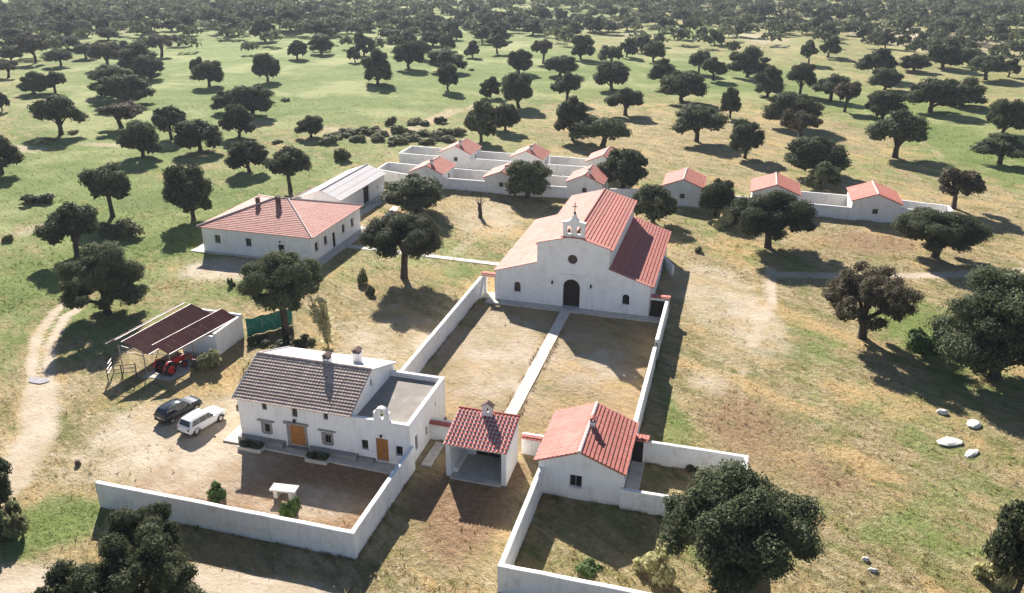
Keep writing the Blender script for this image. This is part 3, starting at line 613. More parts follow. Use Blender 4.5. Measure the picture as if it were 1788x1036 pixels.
# ground: colour fields (grass greenness, bare earth, brown straw) live on the mesh as attributes
def groundmat(name, tuft=False):
    m = bpy.data.materials.new(name); m.use_nodes = True
    n = m.node_tree; L = n.links; p = n.nodes['Principled BSDF']
    p.inputs['Roughness'].default_value = 0.95; p.inputs['Specular IOR Level'].default_value = 0.1
    g = n.nodes.new('ShaderNodeNewGeometry'); pos = g.outputs['Position']
    def noise(scale, det=6, ro=0.65, stretch=None):
        v = pos
        if stretch:
            mp = n.nodes.new('ShaderNodeMapping'); mp.vector_type = 'TEXTURE'; mp.inputs['Scale'].default_value = stretch[0]; mp.inputs['Rotation'].default_value = (0, 0, stretch[1])
            L.new(pos, mp.inputs[0]); v = mp.outputs[0]
        t = n.nodes.new('ShaderNodeTexNoise'); t.inputs['Scale'].default_value = scale; t.inputs['Detail'].default_value = det; t.inputs['Roughness'].default_value = ro
        L.new(v, t.inputs['Vector']); return t.outputs['Fac']
    def attr(a):
        t = n.nodes.new('ShaderNodeAttribute'); t.attribute_name = a; return t.outputs['Fac']
    def math_(op, a, b=None):
        t = n.nodes.new('ShaderNodeMath'); t.operation = op
        for i, v in enumerate((a, b)):
            if v is None: continue
            if isinstance(v, (int, float)): t.inputs[i].default_value = v
            else: L.new(v, t.inputs[i])
        return t.outputs[0]
    def rng(v, a, b, c=0.0, d=1.0):
        t = n.nodes.new('ShaderNodeMapRange'); t.interpolation_type = 'SMOOTHSTEP'
        t.inputs[1].default_value = a; t.inputs[2].default_value = b; t.inputs[3].default_value = c; t.inputs[4].default_value = d
        L.new(v, t.inputs[0]); return t.outputs[0]
    def mix(fac, a, b):
        t = n.nodes.new('ShaderNodeMix'); t.data_type = 'RGBA'
        L.new(fac, t.inputs[0])
        for i, v in ((6, a), (7, b)):
            if isinstance(v, tuple): t.inputs[i].default_value = (*v, 1)
            else: L.new(v, t.inputs[i])
        return t.outputs[2]
    n_big = noise(0.035, 4); n_mid = noise(0.22, 6); n_sml = noise(1.6, 6, 0.7); n_fin = noise(7.0, 4, 0.7)
    n_gold = noise(0.13, 5, 0.7, ((2.4, 1.0, 1.0), -0.6)); n_oliv = noise(0.24, 6, 0.72, ((2.2, 1.0, 1.0), -0.5))
    n_band = noise(0.07, 6, 0.7, ((2.6, 1.0, 1.0), 0.25))
    n_tuf = noise(2.6, 5, 0.75)
    n_pat = noise(0.42, 7, 0.7, ((1.9, 1.0, 1.0), -0.65))
    n_str = noise(1.1, 6, 0.72, ((3.6, 1.0, 1.0), -0.6))
    straw = mix(rng(n_mid, 0.35, 0.65), (0.38, 0.285, 0.145), (0.50, 0.395, 0.235))
    straw = mix(rng(n_str, 0.42, 0.66), straw, (0.26, 0.215, 0.105))
    straw = mix(rng(n_sml, 0.50, 0.66), straw, (0.54, 0.445, 0.295))
    straw = mix(rng(n_tuf, 0.54, 0.68), straw, (0.25, 0.19, 0.085))
    straw = mix(rng(n_pat, 0.50, 0.66), straw, (0.235, 0.205, 0.075))
    straw = mix(rng(n_gold, 0.48, 0.64), straw, (0.53, 0.375, 0.185))
    straw = mix(rng(n_oliv, 0.52, 0.66), straw, (0.215, 0.21, 0.08))
    brown = mix(rng(n_sml, 0.35, 0.65), (0.25, 0.155, 0.095), (0.38, 0.25, 0.15))
    gr = mix(rng(n_mid, 0.35, 0.68), (0.19, 0.245, 0.070), (0.265, 0.315, 0.11))
    gr = mix(rng(n_str, 0.45, 0.70), gr, (0.16, 0.19, 0.055))
    gr = mix(rng(n_tuf, 0.50, 0.66), gr, (0.15, 0.175, 0.052))
    gr = mix(rng(n_band, 0.44, 0.62), gr, (0.155, 0.205, 0.058))
    gr = mix(rng(n_big, 0.48, 0.64), gr, (0.33, 0.345, 0.15))
    bare = mix(rng(n_mid, 0.35, 0.65), (0.45, 0.36, 0.265), (0.54, 0.45, 0.35))
    bare = mix(rng(n_sml, 0.5, 0.72), bare, (0.40, 0.30, 0.205))
    def wob(a, amt, s1, s2):
        v = math_('ADD', a, math_('MULTIPLY', math_('SUBTRACT', s1, 0.5), amt))
        return math_('ADD', v, math_('MULTIPLY', math_('SUBTRACT', s2, 0.5), amt * 0.9))
    c = mix(rng(wob(attr('brown'), 0.9, n_mid, n_sml), 0.25, 0.75), straw, brown)
    c = mix(rng(wob(attr('green'), 1.25, n_mid, n_pat), 0.20, 0.74), c, gr)
    c = mix(rng(wob(attr('bare'), 1.1, n_mid, n_pat), 0.12, 0.88), c, bare)
    sp = rng(n_fin, 0.58, 0.74)
    c = mix(math_('MULTIPLY', sp, 0.18), c, (0.16, 0.13, 0.06))
    if tuft:
        t = attr('tint'); hv = n.nodes.new('ShaderNodeHueSaturation'); L.new(rng(t, 0, 1, 0.6, 1.35), hv.inputs['Value']); L.new(c, hv.inputs['Color']); c = hv.outputs[0]
    else:
        hsum = math_('ADD', math_('MULTIPLY', n_sml, 1.0), math_('ADD', math_('MULTIPLY', n_fin, 0.35), math_('MULTIPLY', n_str, 1.0)))
        b = n.nodes.new('ShaderNodeBump'); b.inputs['Strength'].default_value = 1.0; b.inputs['Distance'].default_value = 0.42
        L.new(rng(attr('bare'), 0, 1, 1.0, 0.3), b.inputs['Strength']); L.new(hsum, b.inputs['Height']); L.new(b.outputs[0], p.inputs['Normal'])
    L.new(c, p.inputs['Base Color'])
    if tuft:
        tl = n.nodes.new('ShaderNodeBsdfTranslucent'); L.new(c, tl.inputs[0]); ms = n.nodes.new('ShaderNodeMixShader'); ms.inputs[0].default_value = 0.5
        L.new(p.outputs[0], ms.inputs[1]); L.new(tl.outputs[0], ms.inputs[2]); L.new(ms.outputs[0], n.nodes['Material Output'].inputs[0])
    return m
M['ground'] = groundmat('ground_grass_and_earth')
M['tuft'] = groundmat('grass_tuft', True)

# ------------------------------------------------------------------ mesh helpers
ORG = {}
def link(name, me, parent=None, m=None, world=None):
    o = bpy.data.objects.new(name, me); col.objects.link(o)
    if m is not None and me is not None and not me.materials: me.materials.append(m)
    if parent is not None:
        o.parent = parent; ORG[o] = ORG.get(parent, Vector((0, 0, 0)))
        if world is not None: o.matrix_local = Matrix.Translation(-ORG[o]) @ world
    elif world is not None: o.matrix_world = world
    return o
def thing(name, loc, label, cat, group=None, rz=0.0):
    o = bpy.data.objects.new(name, None); col.objects.link(o); o.empty_display_size = 0.3
    o.location = loc; o.rotation_euler = (0, 0, rz); ORG[o] = Vector(loc) if rz == 0 else Vector((0, 0, 0))
    tag(o, label, cat, group); return o
def tag(o, label, cat, group=None):
    o['label'] = label; o['category'] = cat
    if group: o['group'] = group
    return o
class MB:
    def __init__(s): s.v = []; s.f = []
    def add(s, vs, fs):
        k = len(s.v); s.v += [tuple(v) for v in vs]; s.f += [tuple(i + k for i in f) for f in fs]; return s
    def box(s, a, b, taper=0.0):
        (x0, y0, z0), (x1, y1, z1) = a, b; t = taper
        return s.add([(x0, y0, z0), (x1, y0, z0), (x1, y1, z0), (x0, y1, z0), (x0+t, y0+t, z1), (x1-t, y0+t, z1), (x1-t, y1-t, z1), (x0+t, y1-t, z1)],
                     [(3, 2, 1, 0), (4, 5, 6, 7), (0, 1, 5, 4), (1, 2, 6, 5), (2, 3, 7, 6), (3, 0, 4, 7)])
    def cbox(s, c, d, R=None):
        pts = [Vector((sx*d[0]/2, sy*d[1]/2, sz*d[2]/2)) for sz in (-1, 1) for sx, sy in ((-1, -1), (1, -1), (1, 1), (-1, 1))]
        if R is not None: pts = [R @ p for p in pts]
        return s.add([p + Vector(c) for p in pts], [(3, 2, 1, 0), (4, 5, 6, 7), (0, 1, 5, 4), (1, 2, 6, 5), (2, 3, 7, 6), (3, 0, 4, 7)])
    def tube(s, pts, rad, seg=7, cap=True):
        pts = [Vector(p) for p in pts]; k = len(s.v); n = len(pts)
        for i, p in enumerate(pts):
            d = (pts[min(i+1, n-1)] - pts[max(i-1, 0)]).normalized()
            a = d.orthogonal().normalized() if abs(d.z) < 0.9 else Vector((1, 0, 0)) - d * d.x
            a.normalize(); b = d.cross(a); r = rad[i] if hasattr(rad, '__len__') else rad
            s.v += [tuple(p + r*(math.cos(t)*a + math.sin(t)*b)) for t in (2*math.pi*j/seg for j in range(seg))]
        for i in range(n-1):
            for j in range(seg):
                s.f.append((k+i*seg+j, k+i*seg+(j+1) % seg, k+(i+1)*seg+(j+1) % seg, k+(i+1)*seg+j))
        if cap:
            s.f.append(tuple(k+j for j in reversed(range(seg)))); s.f.append(tuple(k+(n-1)*seg+j for j in range(seg)))
        return s
    def lathe(s, prof, c=(0, 0, 0), seg=12):
        k = len(s.v); n = len(prof); c = Vector(c)
        for r, z in prof: s.v += [tuple(c + Vector((r*math.cos(2*math.pi*j/seg), r*math.sin(2*math.pi*j/seg), z))) for j in range(seg)]
        for i in range(n-1):
            for j in range(seg): s.f.append((k+i*seg+j, k+i*seg+(j+1) % seg, k+(i+1)*seg+(j+1) % seg, k+(i+1)*seg+j))
        s.f.append(tuple(k+j for j in reversed(range(seg)))); s.f.append(tuple(k+(n-1)*seg+j for j in range(seg)))
        return s
    def mesh(s, name, m, off=(0, 0, 0), smooth=None):
        me = bpy.data.meshes.new(name); ox, oy, oz = off
        me.from_pydata([(x-ox, y-oy, z-oz) for x, y, z in s.v], [], s.f); me.materials.append(m)
        if smooth is not None:
            me.polygons.foreach_set('use_smooth', [True]*len(me.polygons)); me.set_sharp_from_angle(angle=math.radians(smooth))
        me.update(); return me
    def build(s, name, m, parent=None, smooth=None):
        off = ORG.get(parent, (0, 0, 0)) if parent is not None else (0, 0, 0)
        return link(name, s.mesh(name, m, off, smooth), parent)

class Frame:                       # a vertical wall plane: u along the wall, z up, n outward
    def __init__(s, O, U): s.O = Vector(O); s.U = Vector(U).normalized(); s.N = s.U.cross(Vector((0, 0, 1)))
    def p(s, u, z, d=0.0): return s.O + s.U*u + Vector((0, 0, z)) + s.N*d
def inside(pt, poly):
    x, y = pt; c = False; n = len(poly)
    for i in range(n):
        (x1, y1), (x2, y2) = poly[i], poly[(i+1) % n]
        if (y1 > y) != (y2 > y) and x < (x2-x1)*(y-y1)/(y2-y1)+x1: c = not c
    return c
def rect(u, z, w, h): return [(u-w/2, z), (u+w/2, z), (u+w/2, z+h), (u-w/2, z+h)]
def arch(u, z, w, h, n=8):
    zs = z + h - w/2
    return [(u-w/2, z), (u+w/2, z)] + [(u + w/2*math.cos(a), zs + w/2*math.sin(a)) for a in (math.pi*i/n for i in range(n+1))]
def disc(u, z, r, n=16): return [(u + r*math.cos(2*math.pi*i/n), z + r*math.sin(2*math.pi*i/n)) for i in range(n)]
def wall_mb(fr, outline, holes=(), thick=0.35, mb=None):
    mb = mb or MB(); pts = []; edges = []
    for poly in [outline] + list(holes):
        k = len(pts); n = len(poly); pts += [Vector(q) for q in poly]; edges += [(k+i, k+(i+1) % n) for i in range(n)]
    vs, es, fs, *_ = delaunay_2d_cdt(pts, edges, [], 0, 1e-5)
    keep = []
    for f in fs:
        c = sum((vs[i] for i in f), Vector((0, 0)))/len(f)
        if inside(c, outline) and not any(inside(c, h) for h in holes): keep.append(f)
    mb.add([fr.p(v[0], v[1]) for v in vs], keep)
    mb.add([fr.p(v[0], v[1], -thick) for v in vs], [tuple(reversed(f)) for f in keep])
    for poly in [outline] + list(holes):
        n = len(poly); hole = poly is not outline
        mb.add([fr.p(*q) for q in poly] + [fr.p(q[0], q[1], -thick) for q in poly],
               [((i, (i+1) % n, n+(i+1) % n, n+i) if hole else (i, n+i, n+(i+1) % n, (i+1) % n)) for i in range(n)])
    return mb
def plate(fr, poly, d0, d1, mb=None):       # a flat piece between two depths
    mb = mb or MB(); n = len(poly)
    mb.add([fr.p(q[0], q[1], d1) for q in poly] + [fr.p(q[0], q[1], d0) for q in poly],
           [tuple(range(n)), tuple(reversed(range(n, 2*n)))] + [(n+i, n+(i+1) % n, (i+1) % n, i) for i in range(n)])
    return mb
def scaled(poly, k):
    cx = sum(p[0] for p in poly)/len(poly); cz = sum(p[1] for p in poly)/len(poly)
    return [(cx+(x-cx)*k, cz+(z-cz)*k) for x, z in poly]
def grow(poly, d):
    us = [p[0] for p in poly]; zs = [p[1] for p in poly]; cu, cz = (min(us)+max(us))/2, (min(zs)+max(zs))/2
    hu, hz = (max(us)-min(us))/2, (max(zs)-min(zs))/2
    return [(cu+(x-cu)*(hu+d)/hu, cz+(z-cz)*(hz+d)/hz) for x, z in poly]
def window(parent, fr, hole, fm='frame', sill=True, bars=True, surround=None, depth=0.16, label=None):
    us = [p[0] for p in hole]; zs = [p[1] for p in hole]; u0, u1, z0, z1 = min(us), max(us), min(zs), max(zs)
    win = wall_mb(Frame(fr.p(0, 0, -depth), fr.U), grow(hole, 0.01), [grow(hole, -0.07)], 0.06).build('window', M[fm], parent)
    if label: win['label'] = label
    pm = plate(fr, grow(hole, -0.06), -depth-0.05, -depth-0.03); pm.build('pane', M['glass'], win)
    if bars:
        b = MB(); um = (u0+u1)/2
        for poly in ([(um-0.025, z0+.06), (um+0.025, z0+.06), (um+0.025, z1-.06), (um-0.025, z1-.06)],): plate(fr, poly, -depth-0.025, -depth-0.004, b)
        b.build('glazing_bar', M[fm], win)
    if sill:
        plate(fr, [(u0-.1, z0-.1), (u1+.1, z0-.1), (u1+.1, z0-.01), (u0-.1, z0-.01)], 0.003, 0.09).build('sill', M[surround or 'white'], win)
    if surround:
        wall_mb(Frame(fr.p(0, 0, 0.05), fr.U), [(u0-.24, z0-.02), (u1+.24, z0-.02), (u1+.24, z1+.22), (u0-.24, z1+.22)], [grow(hole, 0.015)], 0.047).build('surround', M[surround], win)
    return win
def door(parent, fr, hole, m='wood', depth=0.14, planks=5, name='door', handle=True):
    us = [p[0] for p in hole]; zs = [p[1] for p in hole]; u0, u1, z0, z1 = min(us), max(us), min(zs), max(zs)
    d = plate(fr, grow(hole, 0.012), -depth-0.06, -depth).build(name, M[m], parent)
    if planks:
        wd = (u1-u0)/planks
        for i in range(planks):
            a = u0+i*wd+0.015; b = u0+(i+1)*wd-0.015; zt = z1-.03
            if len(hole) > 4:
                r = (u1-u0)/2; um = (u0+u1)/2; q = max(abs(a-um), abs(b-um)); zt = z1-r+math.sqrt(max(0, r*r-q*q))-.02
            plate(fr, [(a, z0+.02), (b, z0+.02), (b, zt), (a, zt)], -depth+0.002, -depth+0.02).build('plank', M[m], d)
    if handle:
        plate(fr, rect((u0+u1)/2+.1, z0+1.0, .05, .16), -depth+0.022, -depth+0.07).build('handle', M['iron'], d)
    return d

# one course of lapped clay tiles: x along the course, y up the slope, z out of the roof
def course_mb(L, c, pitch=0.3, th=0.08, mb=None, x0=0.0, y0=0.0, R=random.Random(3)):
    mb = mb or MB(); n = max(1, round(L/pitch)); w_ = L/n
    for i in range(n):
        a, b = x0+i*w_+.008, x0+(i+1)*w_-.008; m_ = (a+b)/2; e = R.uniform(-.006, .01); ya, yb_ = y0-.05+R.uniform(-.012, .012), y0+c
        mb.add([(a, ya, .004), (b, ya, .004), (b, ya, th*.92+e), (m_, ya, th*1.15+e), (a, ya, th*.92+e), (b, yb_, .012), (m_, yb_, th*.22), (a, yb_, .012)],
               [(0, 1, 2, 3, 4), (4, 3, 6, 7), (3, 2, 5, 6), (1, 5, 2), (0, 4, 7)])
    return mb
_rowcache = {}
def slope(parent, O, U, V, m='tile', bed='tilebed', course=0.46, thick=0.10, joined=False, name='roof', pitch=0.3, th=0.10):
    """roof plane from corner O, eave vector U, up-slope vector V: a slab carrying lapped courses of tiles"""
    O = Vector(O); U = Vector(U); V = Vector(V); u = U.normalized(); v = V.normalized(); nn = u.cross(v)
    mb = MB(); pts = [O, O+U, O+U+V, O+V]
    mb.add(pts + [p - nn*thick for p in pts], [(0, 1, 2, 3), (7, 6, 5, 4), (0, 4, 5, 1), (1, 5, 6, 2), (2, 6, 7, 3), (3, 7, 4, 0)])
    r = mb.build(name, M[bed], parent)
    n = max(1, round(V.length/course)); c = V.length/n; W = U.length; R = Matrix((u, v, nn)).transposed()
    if joined:
        a = MB()
        for i in range(n): course_mb(W, c, pitch, th, a, 0, i*c)
        a.v = [tuple(O + R @ Vector(q)) for q in a.v]
        o = a.build('roof_tiles', M[m], r); o['kind'] = 'stuff'
    else:
        key = (round(W, 3), round(c, 3), pitch, th, m)
        if key not in _rowcache: _rowcache[key] = course_mb(W, c, pitch, th).mesh('tile_course', M[m])
        for i in range(n): link('tile_course', _rowcache[key], r, None, Matrix.Translation(O + v*(i*c) + nn*.001) @ R.to_4x4())
    return r
def ridge(parent, A, B, rad=0.16, m='tile', name='ridge_tiles'):
    A = Vector(A); B = Vector(B); n = max(2, round((B-A).length/0.5)); mb = MB()
    for i in range(n):
        p = A.lerp(B, i/n); q = A.lerp(B, (i+1)/n)
        mb.tube([p, q], [rad, rad*0.88], 8)
    return mb.build(name, M[m], parent)
def fix_wall(name, A, B, h, t, label, parent=None, m='wallwhite', group=None, step=1.5, gap=None, cap=0.07, z0=-0.15, h2=None):
    """free standing whitewashed wall from A to B with a rounded, slightly uneven top"""
    A = Vector((A[0], A[1], 0)); B = Vector((B[0], B[1], 0)); L = (B-A).length; u = (B-A)/L; nn = Vector((-u.y, u.x, 0))
    mb = MB(); spans = [(0, L)] if not gap else [(0, gap[0]), (gap[1], L)]
    for s0, s1 in spans:
        k = max(1, round((s1-s0)/step)); prof = []
        for i in range(k+1):
            s = s0+(s1-s0)*i/k; hh = h + ((h2-h)*s/L if h2 else 0); j = 0 if i in (0, k) else rnd.uniform(-.02, .02); w_ = rnd.uniform(-.012, .012)
            prof.append([A+u*s+nn*(q*t/2+w_)+Vector((0, 0, z)) for q, z in ((1, z0), (1, hh-cap+j), (.96, hh-.02+j), (.6, hh+j), (-.6, hh+j), (-.96, hh-.02+j), (-1, hh-cap+j), (-1, z0))])
        vs = [p for pr in prof for p in pr]; fs = []
        for i in range(k):
            for j in range(7): fs.append((i*8+j+1, i*8+j, (i+1)*8+j, (i+1)*8+j+1))
        fs.append(tuple(range(8))); fs.append(tuple(reversed(range(k*8, k*8+8))))
        mb.add(vs, fs)
    o = mb.build(name, M[m], parent, smooth=40)
    if parent is None: tag(o, label, 'wall', group)
    return o

# ------------------------------------------------------------------ ground
def sstep(a, b, x): t = np.clip((x-a)/(b-a), 0, 1); return t*t*(3-2*t)
def gz(x, y):
    x = np.asarray(x, float); y = np.asarray(y, float)
    d = np.maximum(np.maximum(-100-x, x-45), np.maximum(30-y, y-175)); k = sstep(0, 160, d)
    far = 1.1*np.sin(x*0.021+1.3)*np.sin(y*0.017+0.4) + 0.6*np.sin(x*0.047+y*0.031)
    near = 0.025*np.sin(x*0.9+0.7*np.sin(y*0.5)) * np.sin(y*0.8+1.1) + 0.015*np.sin(x*2.1+y*1.7)
    return k*far + (near-0.02)
def gz1(x, y): return float(gz(x, y))
def fields(x, y):
    x = np.asarray(x, float); y = np.asarray(y, float)
    out = {'g': np.zeros_like(x), 'b': np.zeros_like(x), 'r': np.zeros_like(x)}
    base = 0.10 + 0.38*sstep(170, 300, y) + 0.2*sstep(-60, -110, x)
    keep = {k: np.ones_like(x) for k in out}
    c, s = math.cos(YAW), math.sin(YAW)
    for bx, by, a, b, ch, v in DATA['B']:
        dx, dy = x-bx, y-by; p = (dx*c - dy*s)/a; q = (dx*s + dy*c)/b
        keep[ch] *= 1 - v*np.exp(-1.6*(p*p+q*q)**1.5)
    for k in out: out[k] = 1-keep[k]
    out['g'] = np.clip(1-(1-out['g'])*(1-base), 0, 1)
    for pl, wd, v in DATA['TW']:
        dm = np.full_like(x, 1e9)
        for (x1, y1), (x2, y2) in zip(pl[:-1], pl[1:]):
            ex, ey = x2-x1, y2-y1; t = np.clip(((x-x1)*ex+(y-y1)*ey)/(ex*ex+ey*ey+1e-9), 0, 1)
            dm = np.minimum(dm, np.hypot(x-x1-t*ex, y-y1-t*ey))
        m = v*(1-sstep(wd*0.55, wd*1.25, dm)); out['b'] = np.maximum(out['b'], m*1.0); out['g'] *= 1-m
    out['g'] = np.where(out['b'] > 0.75, out['g']*0.3, out['g'])
    yard = ((x > -30) & (x < -6) & (y > 61) & (y < 93))
    out['g'] = np.where(yard, out['g']*0.2, out['g'])
    fyard = ((x > -46) & (x < -24) & (y > 44.2) & (y < 55.5)); out['r'] = np.where(fyard, np.maximum(out['r'], .75), out['r']); out['g'] = np.where(fyard, out['g']*.2, out['g'])
    cy = ((x > -30) & (x < -6) & (y > 61) & (y < 93)); out['r'] = np.where(cy, np.maximum(out['r'], .45), out['r'])
    return out
def axis(a, b, fine, lo, hi, n):
    t = np.linspace(0, 1, n); left = a-(a-lo)*(t[1:]**2.2); right = b+(hi-b)*(t[1:]**2.2)
    return np.concatenate([left[::-1], np.arange(a, b+fine*.5, fine), right])
gx = axis(-104, 46, 0.6, -2200, 1800, 40); gy = axis(28, 172, 0.6, -120, 2600, 46)
X, Y = np.meshgrid(gx, gy); xs, ys = X.ravel(), Y.ravel()
vz = gz(xs, ys); nx_, ny_ = len(gx), len(gy)
me = bpy.data.meshes.new('ground')
idx = np.arange(nx_*ny_).reshape(ny_, nx_)
quads = np.stack([idx[:-1, :-1], idx[:-1, 1:], idx[1:, 1:], idx[1:, :-1]], -1).reshape(-1, 4)
def fast_mesh(me, co, faces, k):
    me.vertices.add(len(co)); me.vertices.foreach_set('co', np.asarray(co, np.float32).ravel())
    me.loops.add(len(faces)*k); me.loops.foreach_set('vertex_index', np.asarray(faces, np.int32).ravel())
    me.polygons.add(len(faces)); me.polygons.foreach_set('loop_start', np.arange(0, len(faces)*k, k, dtype=np.int32))
    me.update(calc_edges=True)
def set_attr(me, nm, vals):
    a = me.attributes.new(nm, 'FLOAT', 'POINT'); a.data.foreach_set('value', np.asarray(vals, np.float32))
fast_mesh(me, np.stack([xs, ys, vz], 1), quads, 4)
F = fields(xs, ys)
for nm, ch in (('green', 'g'), ('bare', 'b'), ('brown', 'r')): set_attr(me, nm, F[ch])
me.polygons.foreach_set('use_smooth', [True]*len(me.polygons))
ground = link('ground', me, None, M['ground']); ground['kind'] = 'structure'

# paved strips
def slab(name, poly, z0, z1, m, kind='structure', parent=None):
    mb = MB(); n = len(poly)
    mb.add([(x, y, z1) for x, y in poly] + [(x, y, z0) for x, y in poly], [tuple(range(n)), tuple(reversed(range(n, 2*n)))] + [(n+i, n+(i+1) % n, (i+1) % n, i) for i in range(n)])
    o = mb.build(name, M[m], parent)
    if kind: o['kind'] = kind
    return o
p = slab('courtyard_path', [(-18.95, 63.0), (-17.65, 63.0), (-17.65, 92.2), (-18.95, 92.2)], -.2, -.02, 'concrete')
for i in range(20):
    a = 63.02+i*1.46; e = rnd.uniform(-.012, .012)
    slab('paving_slab', [(-18.93+e, a), (-17.67+e, a), (-17.67+e, a+1.43), (-18.93+e, a+1.43)], -.015, .10+rnd.uniform(-.006, .006), 'path', None, p)
slab('church_terrace', [(-28.8, 92.2), (-6.4, 92.2), (-6.4, 93.62), (-28.8, 93.62)], -.2, .16, 'concrete')
slab('house_pavement', [(-76.4, 98.1), (-55.0, 98.1), (-55.0, 116.0), (-76.4, 116.0)], -.2, .09, 'concrete')
p = slab('lawn_path', [(-54.9, 106.3), (-27.9, 105.2), (-27.9, 106.3), (-54.9, 107.4)], -.2, .06, 'path')
slab('barn_apron', [(-62.3, 118.6), (-59.6, 118.0), (-59.2, 137), (-61.7, 137)], -.2, .05, 'concrete')
slab('lawn_walk', [(-54.9, 113.2), (-53.4, 113.6), (-55.4, 128), (-56.7, 128)], -.2, .04, 'path')
slab('farmhouse_pavement', [(-42.4, 54.95), (-24.35, 54.35), (-24.35, 55.82), (-40.9, 55.82), (-40.9, 57.6), (-42.4, 57.6)], -.2, .12, 'concrete')
slab('gate_step', [(-23.6, 56.4), (-22.7, 56.4), (-22.7, 60.2), (-23.6, 60.2)], -.2, .10, 'concrete')
slab('cottage_pavement', [(-5.85, 55.6), (-4.7, 55.6), (-4.7, 62.1), (-5.85, 62.1)], -.2, .08, 'concrete')

# ------------------------------------------------------------------ church
def shell(parent, fr, outline, holes=(), m='white', thick=0.35, name='wall'): return wall_mb(fr, outline, holes, thick).build(name, M[m], parent)
ch = thing('church', (-18, 93.6, 0), 'white church with stepped gable front, red tiled roofs and bell gable', 'church')
x0, x1, xa, xb, xm, yf, yb = -27.8, -8.2, -22.4, -13.4, -17.9, 93.6, 116.2
fr = Frame((xm, yf, 0), (1, 0, 0)); U = lambda x: x-xm
out = [(U(x0), -.15), (U(x1), -.15), (U(x1), 3.98), (U(xb), 5.72), (U(xb), 8.28), (0, 9.5), (U(xa), 8.28), (U(xa), 5.72), (U(x0), 3.98)]
hd = arch(0, .16, 2.15, 3.75, 12); hl = arch(U(-24.9), 1.45, .85, 1.35); hr = arch(U(-11.05), 1.35, .85, 1.35); ho = disc(0, 6.55, .62, 20)
shell(ch, fr, out, [hd, hl, hr, ho], thick=.5, name='facade')
door(ch, fr, hd, 'darkwood_and_shade', .34, 6)  # near-black leaf: dark interior of an open doorway put into the colour
wall_mb(Frame(fr.p(0, 0, .06), fr.U), arch(0, .17, 2.75, 4.1, 12), [arch(0, .17, 2.16, 3.76, 12)], .057).build('door_surround', M['white'], ch)
plate(fr, [(-1.75, 4.42), (1.75, 4.42), (1.75, 4.56), (-1.75, 4.56)], .003, .16).build('door_cornice', M['white'], ch)
for h in (hl, hr): window(ch, fr, h, 'darkwood_and_shade', True, True, depth=.22)
win = window(ch, fr, ho, 'frame', False, False, depth=.2)
mb = MB()
for a in (0, math.pi/4, math.pi/2, 3*math.pi/4): plate(fr, [(.6*math.cos(a)-.03*math.sin(a), 6.55+.6*math.sin(a)+.03*math.cos(a)), (-.6*math.cos(a)-.03*math.sin(a), 6.55-.6*math.sin(a)+.03*math.cos(a)), (-.6*math.cos(a)+.03*math.sin(a), 6.55-.6*math.sin(a)-.03*math.cos(a)), (.6*math.cos(a)+.03*math.sin(a), 6.55+.6*math.sin(a)-.03*math.cos(a))][::-1], -.2-.003*a, -.17-.003*a, mb)
mb.build('tracery', M['frame'], win)
for sx in (-1, 1):
    l = MB().cbox(fr.p(sx*2.45, 3.3, .22), (.2, .2, .34)).build('wall_lamp', M['iron'], ch); MB().cbox(fr.p(sx*2.45, 3.52, .13), (.05, .26, .05)).build('bracket', M['iron'], l)
mb = MB(); mb.box((x0-.06, yf-.07, -.15), (xm-1.4, yf-.004, .62)); mb.box((xm+1.4, yf-.07, -.15), (x1+.06, yf-.004, .62)); mb.build('plinth', M['wallwhite'], ch)
mb = MB()
for q0, q1 in (((x0-.1, 3.98), (xa, 5.72)), ((xb, 5.72), (x1+.1, 3.98)), ((xa-.05, 8.28), (xm, 9.5)), ((xm, 9.5), (xb+.05, 8.28))):
    mb.add([(q0[0], yf-.08, q0[1]+.003), (q1[0], yf-.08, q1[1]+.003), (q1[0], yf+.52, q1[1]+.003), (q0[0], yf+.52, q0[1]+.003), (q0[0], yf-.08, q0[1]+.1), (q1[0], yf-.08, q1[1]+.1), (q1[0], yf+.52, q1[1]+.1), (q0[0], yf+.52, q0[1]+.1)],
           [(3, 2, 1, 0), (4, 5, 6, 7), (0, 1, 5, 4), (1, 2, 6, 5), (2, 3, 7, 6), (3, 0, 4, 7)])
mb.build('coping', M['tilepale'], ch)
side = lambda O, u, L, h, z=-.15: shell(ch, Frame(O, u), [(0, z), (L, z), (L, h), (0, h)])
fs = Frame((x1, yf+.5, 0), (0, 1, 0)); sw = [rect(u, 1.8, .7, .9) for u in (5, 11, 17)]
shell(ch, fs, [(0, -.15), (yb-yf-.5, -.15), (yb-yf-.5, 3.75), (0, 3.75)], sw)
for h in sw: window(ch, fs, h)
side((x0, yb, 0), (0, -1, 0), yb-yf-.5, 3.75)
side((xb, yf+.5, 0), (0, 1, 0), yb-yf-.5, 7.95, 5.1); side((xa, yb, 0), (0, -1, 0), yb-yf-.5, 7.95, 5.1)
shell(ch, Frame((xm, yb+.001, 0), (-1, 0, 0)), [(-x, z) for x, z in reversed([(U(x0), -.15), (U(x1), -.15), (U(x1), 3.75), (U(xb), 5.45), (U(xb), 7.95), (0, 9.15), (U(xa), 7.95), (U(xa), 5.45), (U(x0), 3.75)])])
yr = yf+.52; Ld = yb+.35-yr
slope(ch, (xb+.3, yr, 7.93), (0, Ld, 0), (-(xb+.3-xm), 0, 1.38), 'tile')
slope(ch, (xa-.3, yr+Ld, 7.93), (0, -Ld, 0), (xm-xa+.3, 0, 1.38), 'tilesunlit', 'tilesunlit')  # sun-facing nave slope, its brightness put into the tile colour
slope(ch, (x1+.35, yr, 3.72), (0, Ld, 0), (-(x1+.35-xb), 0, 1.85), 'tile')
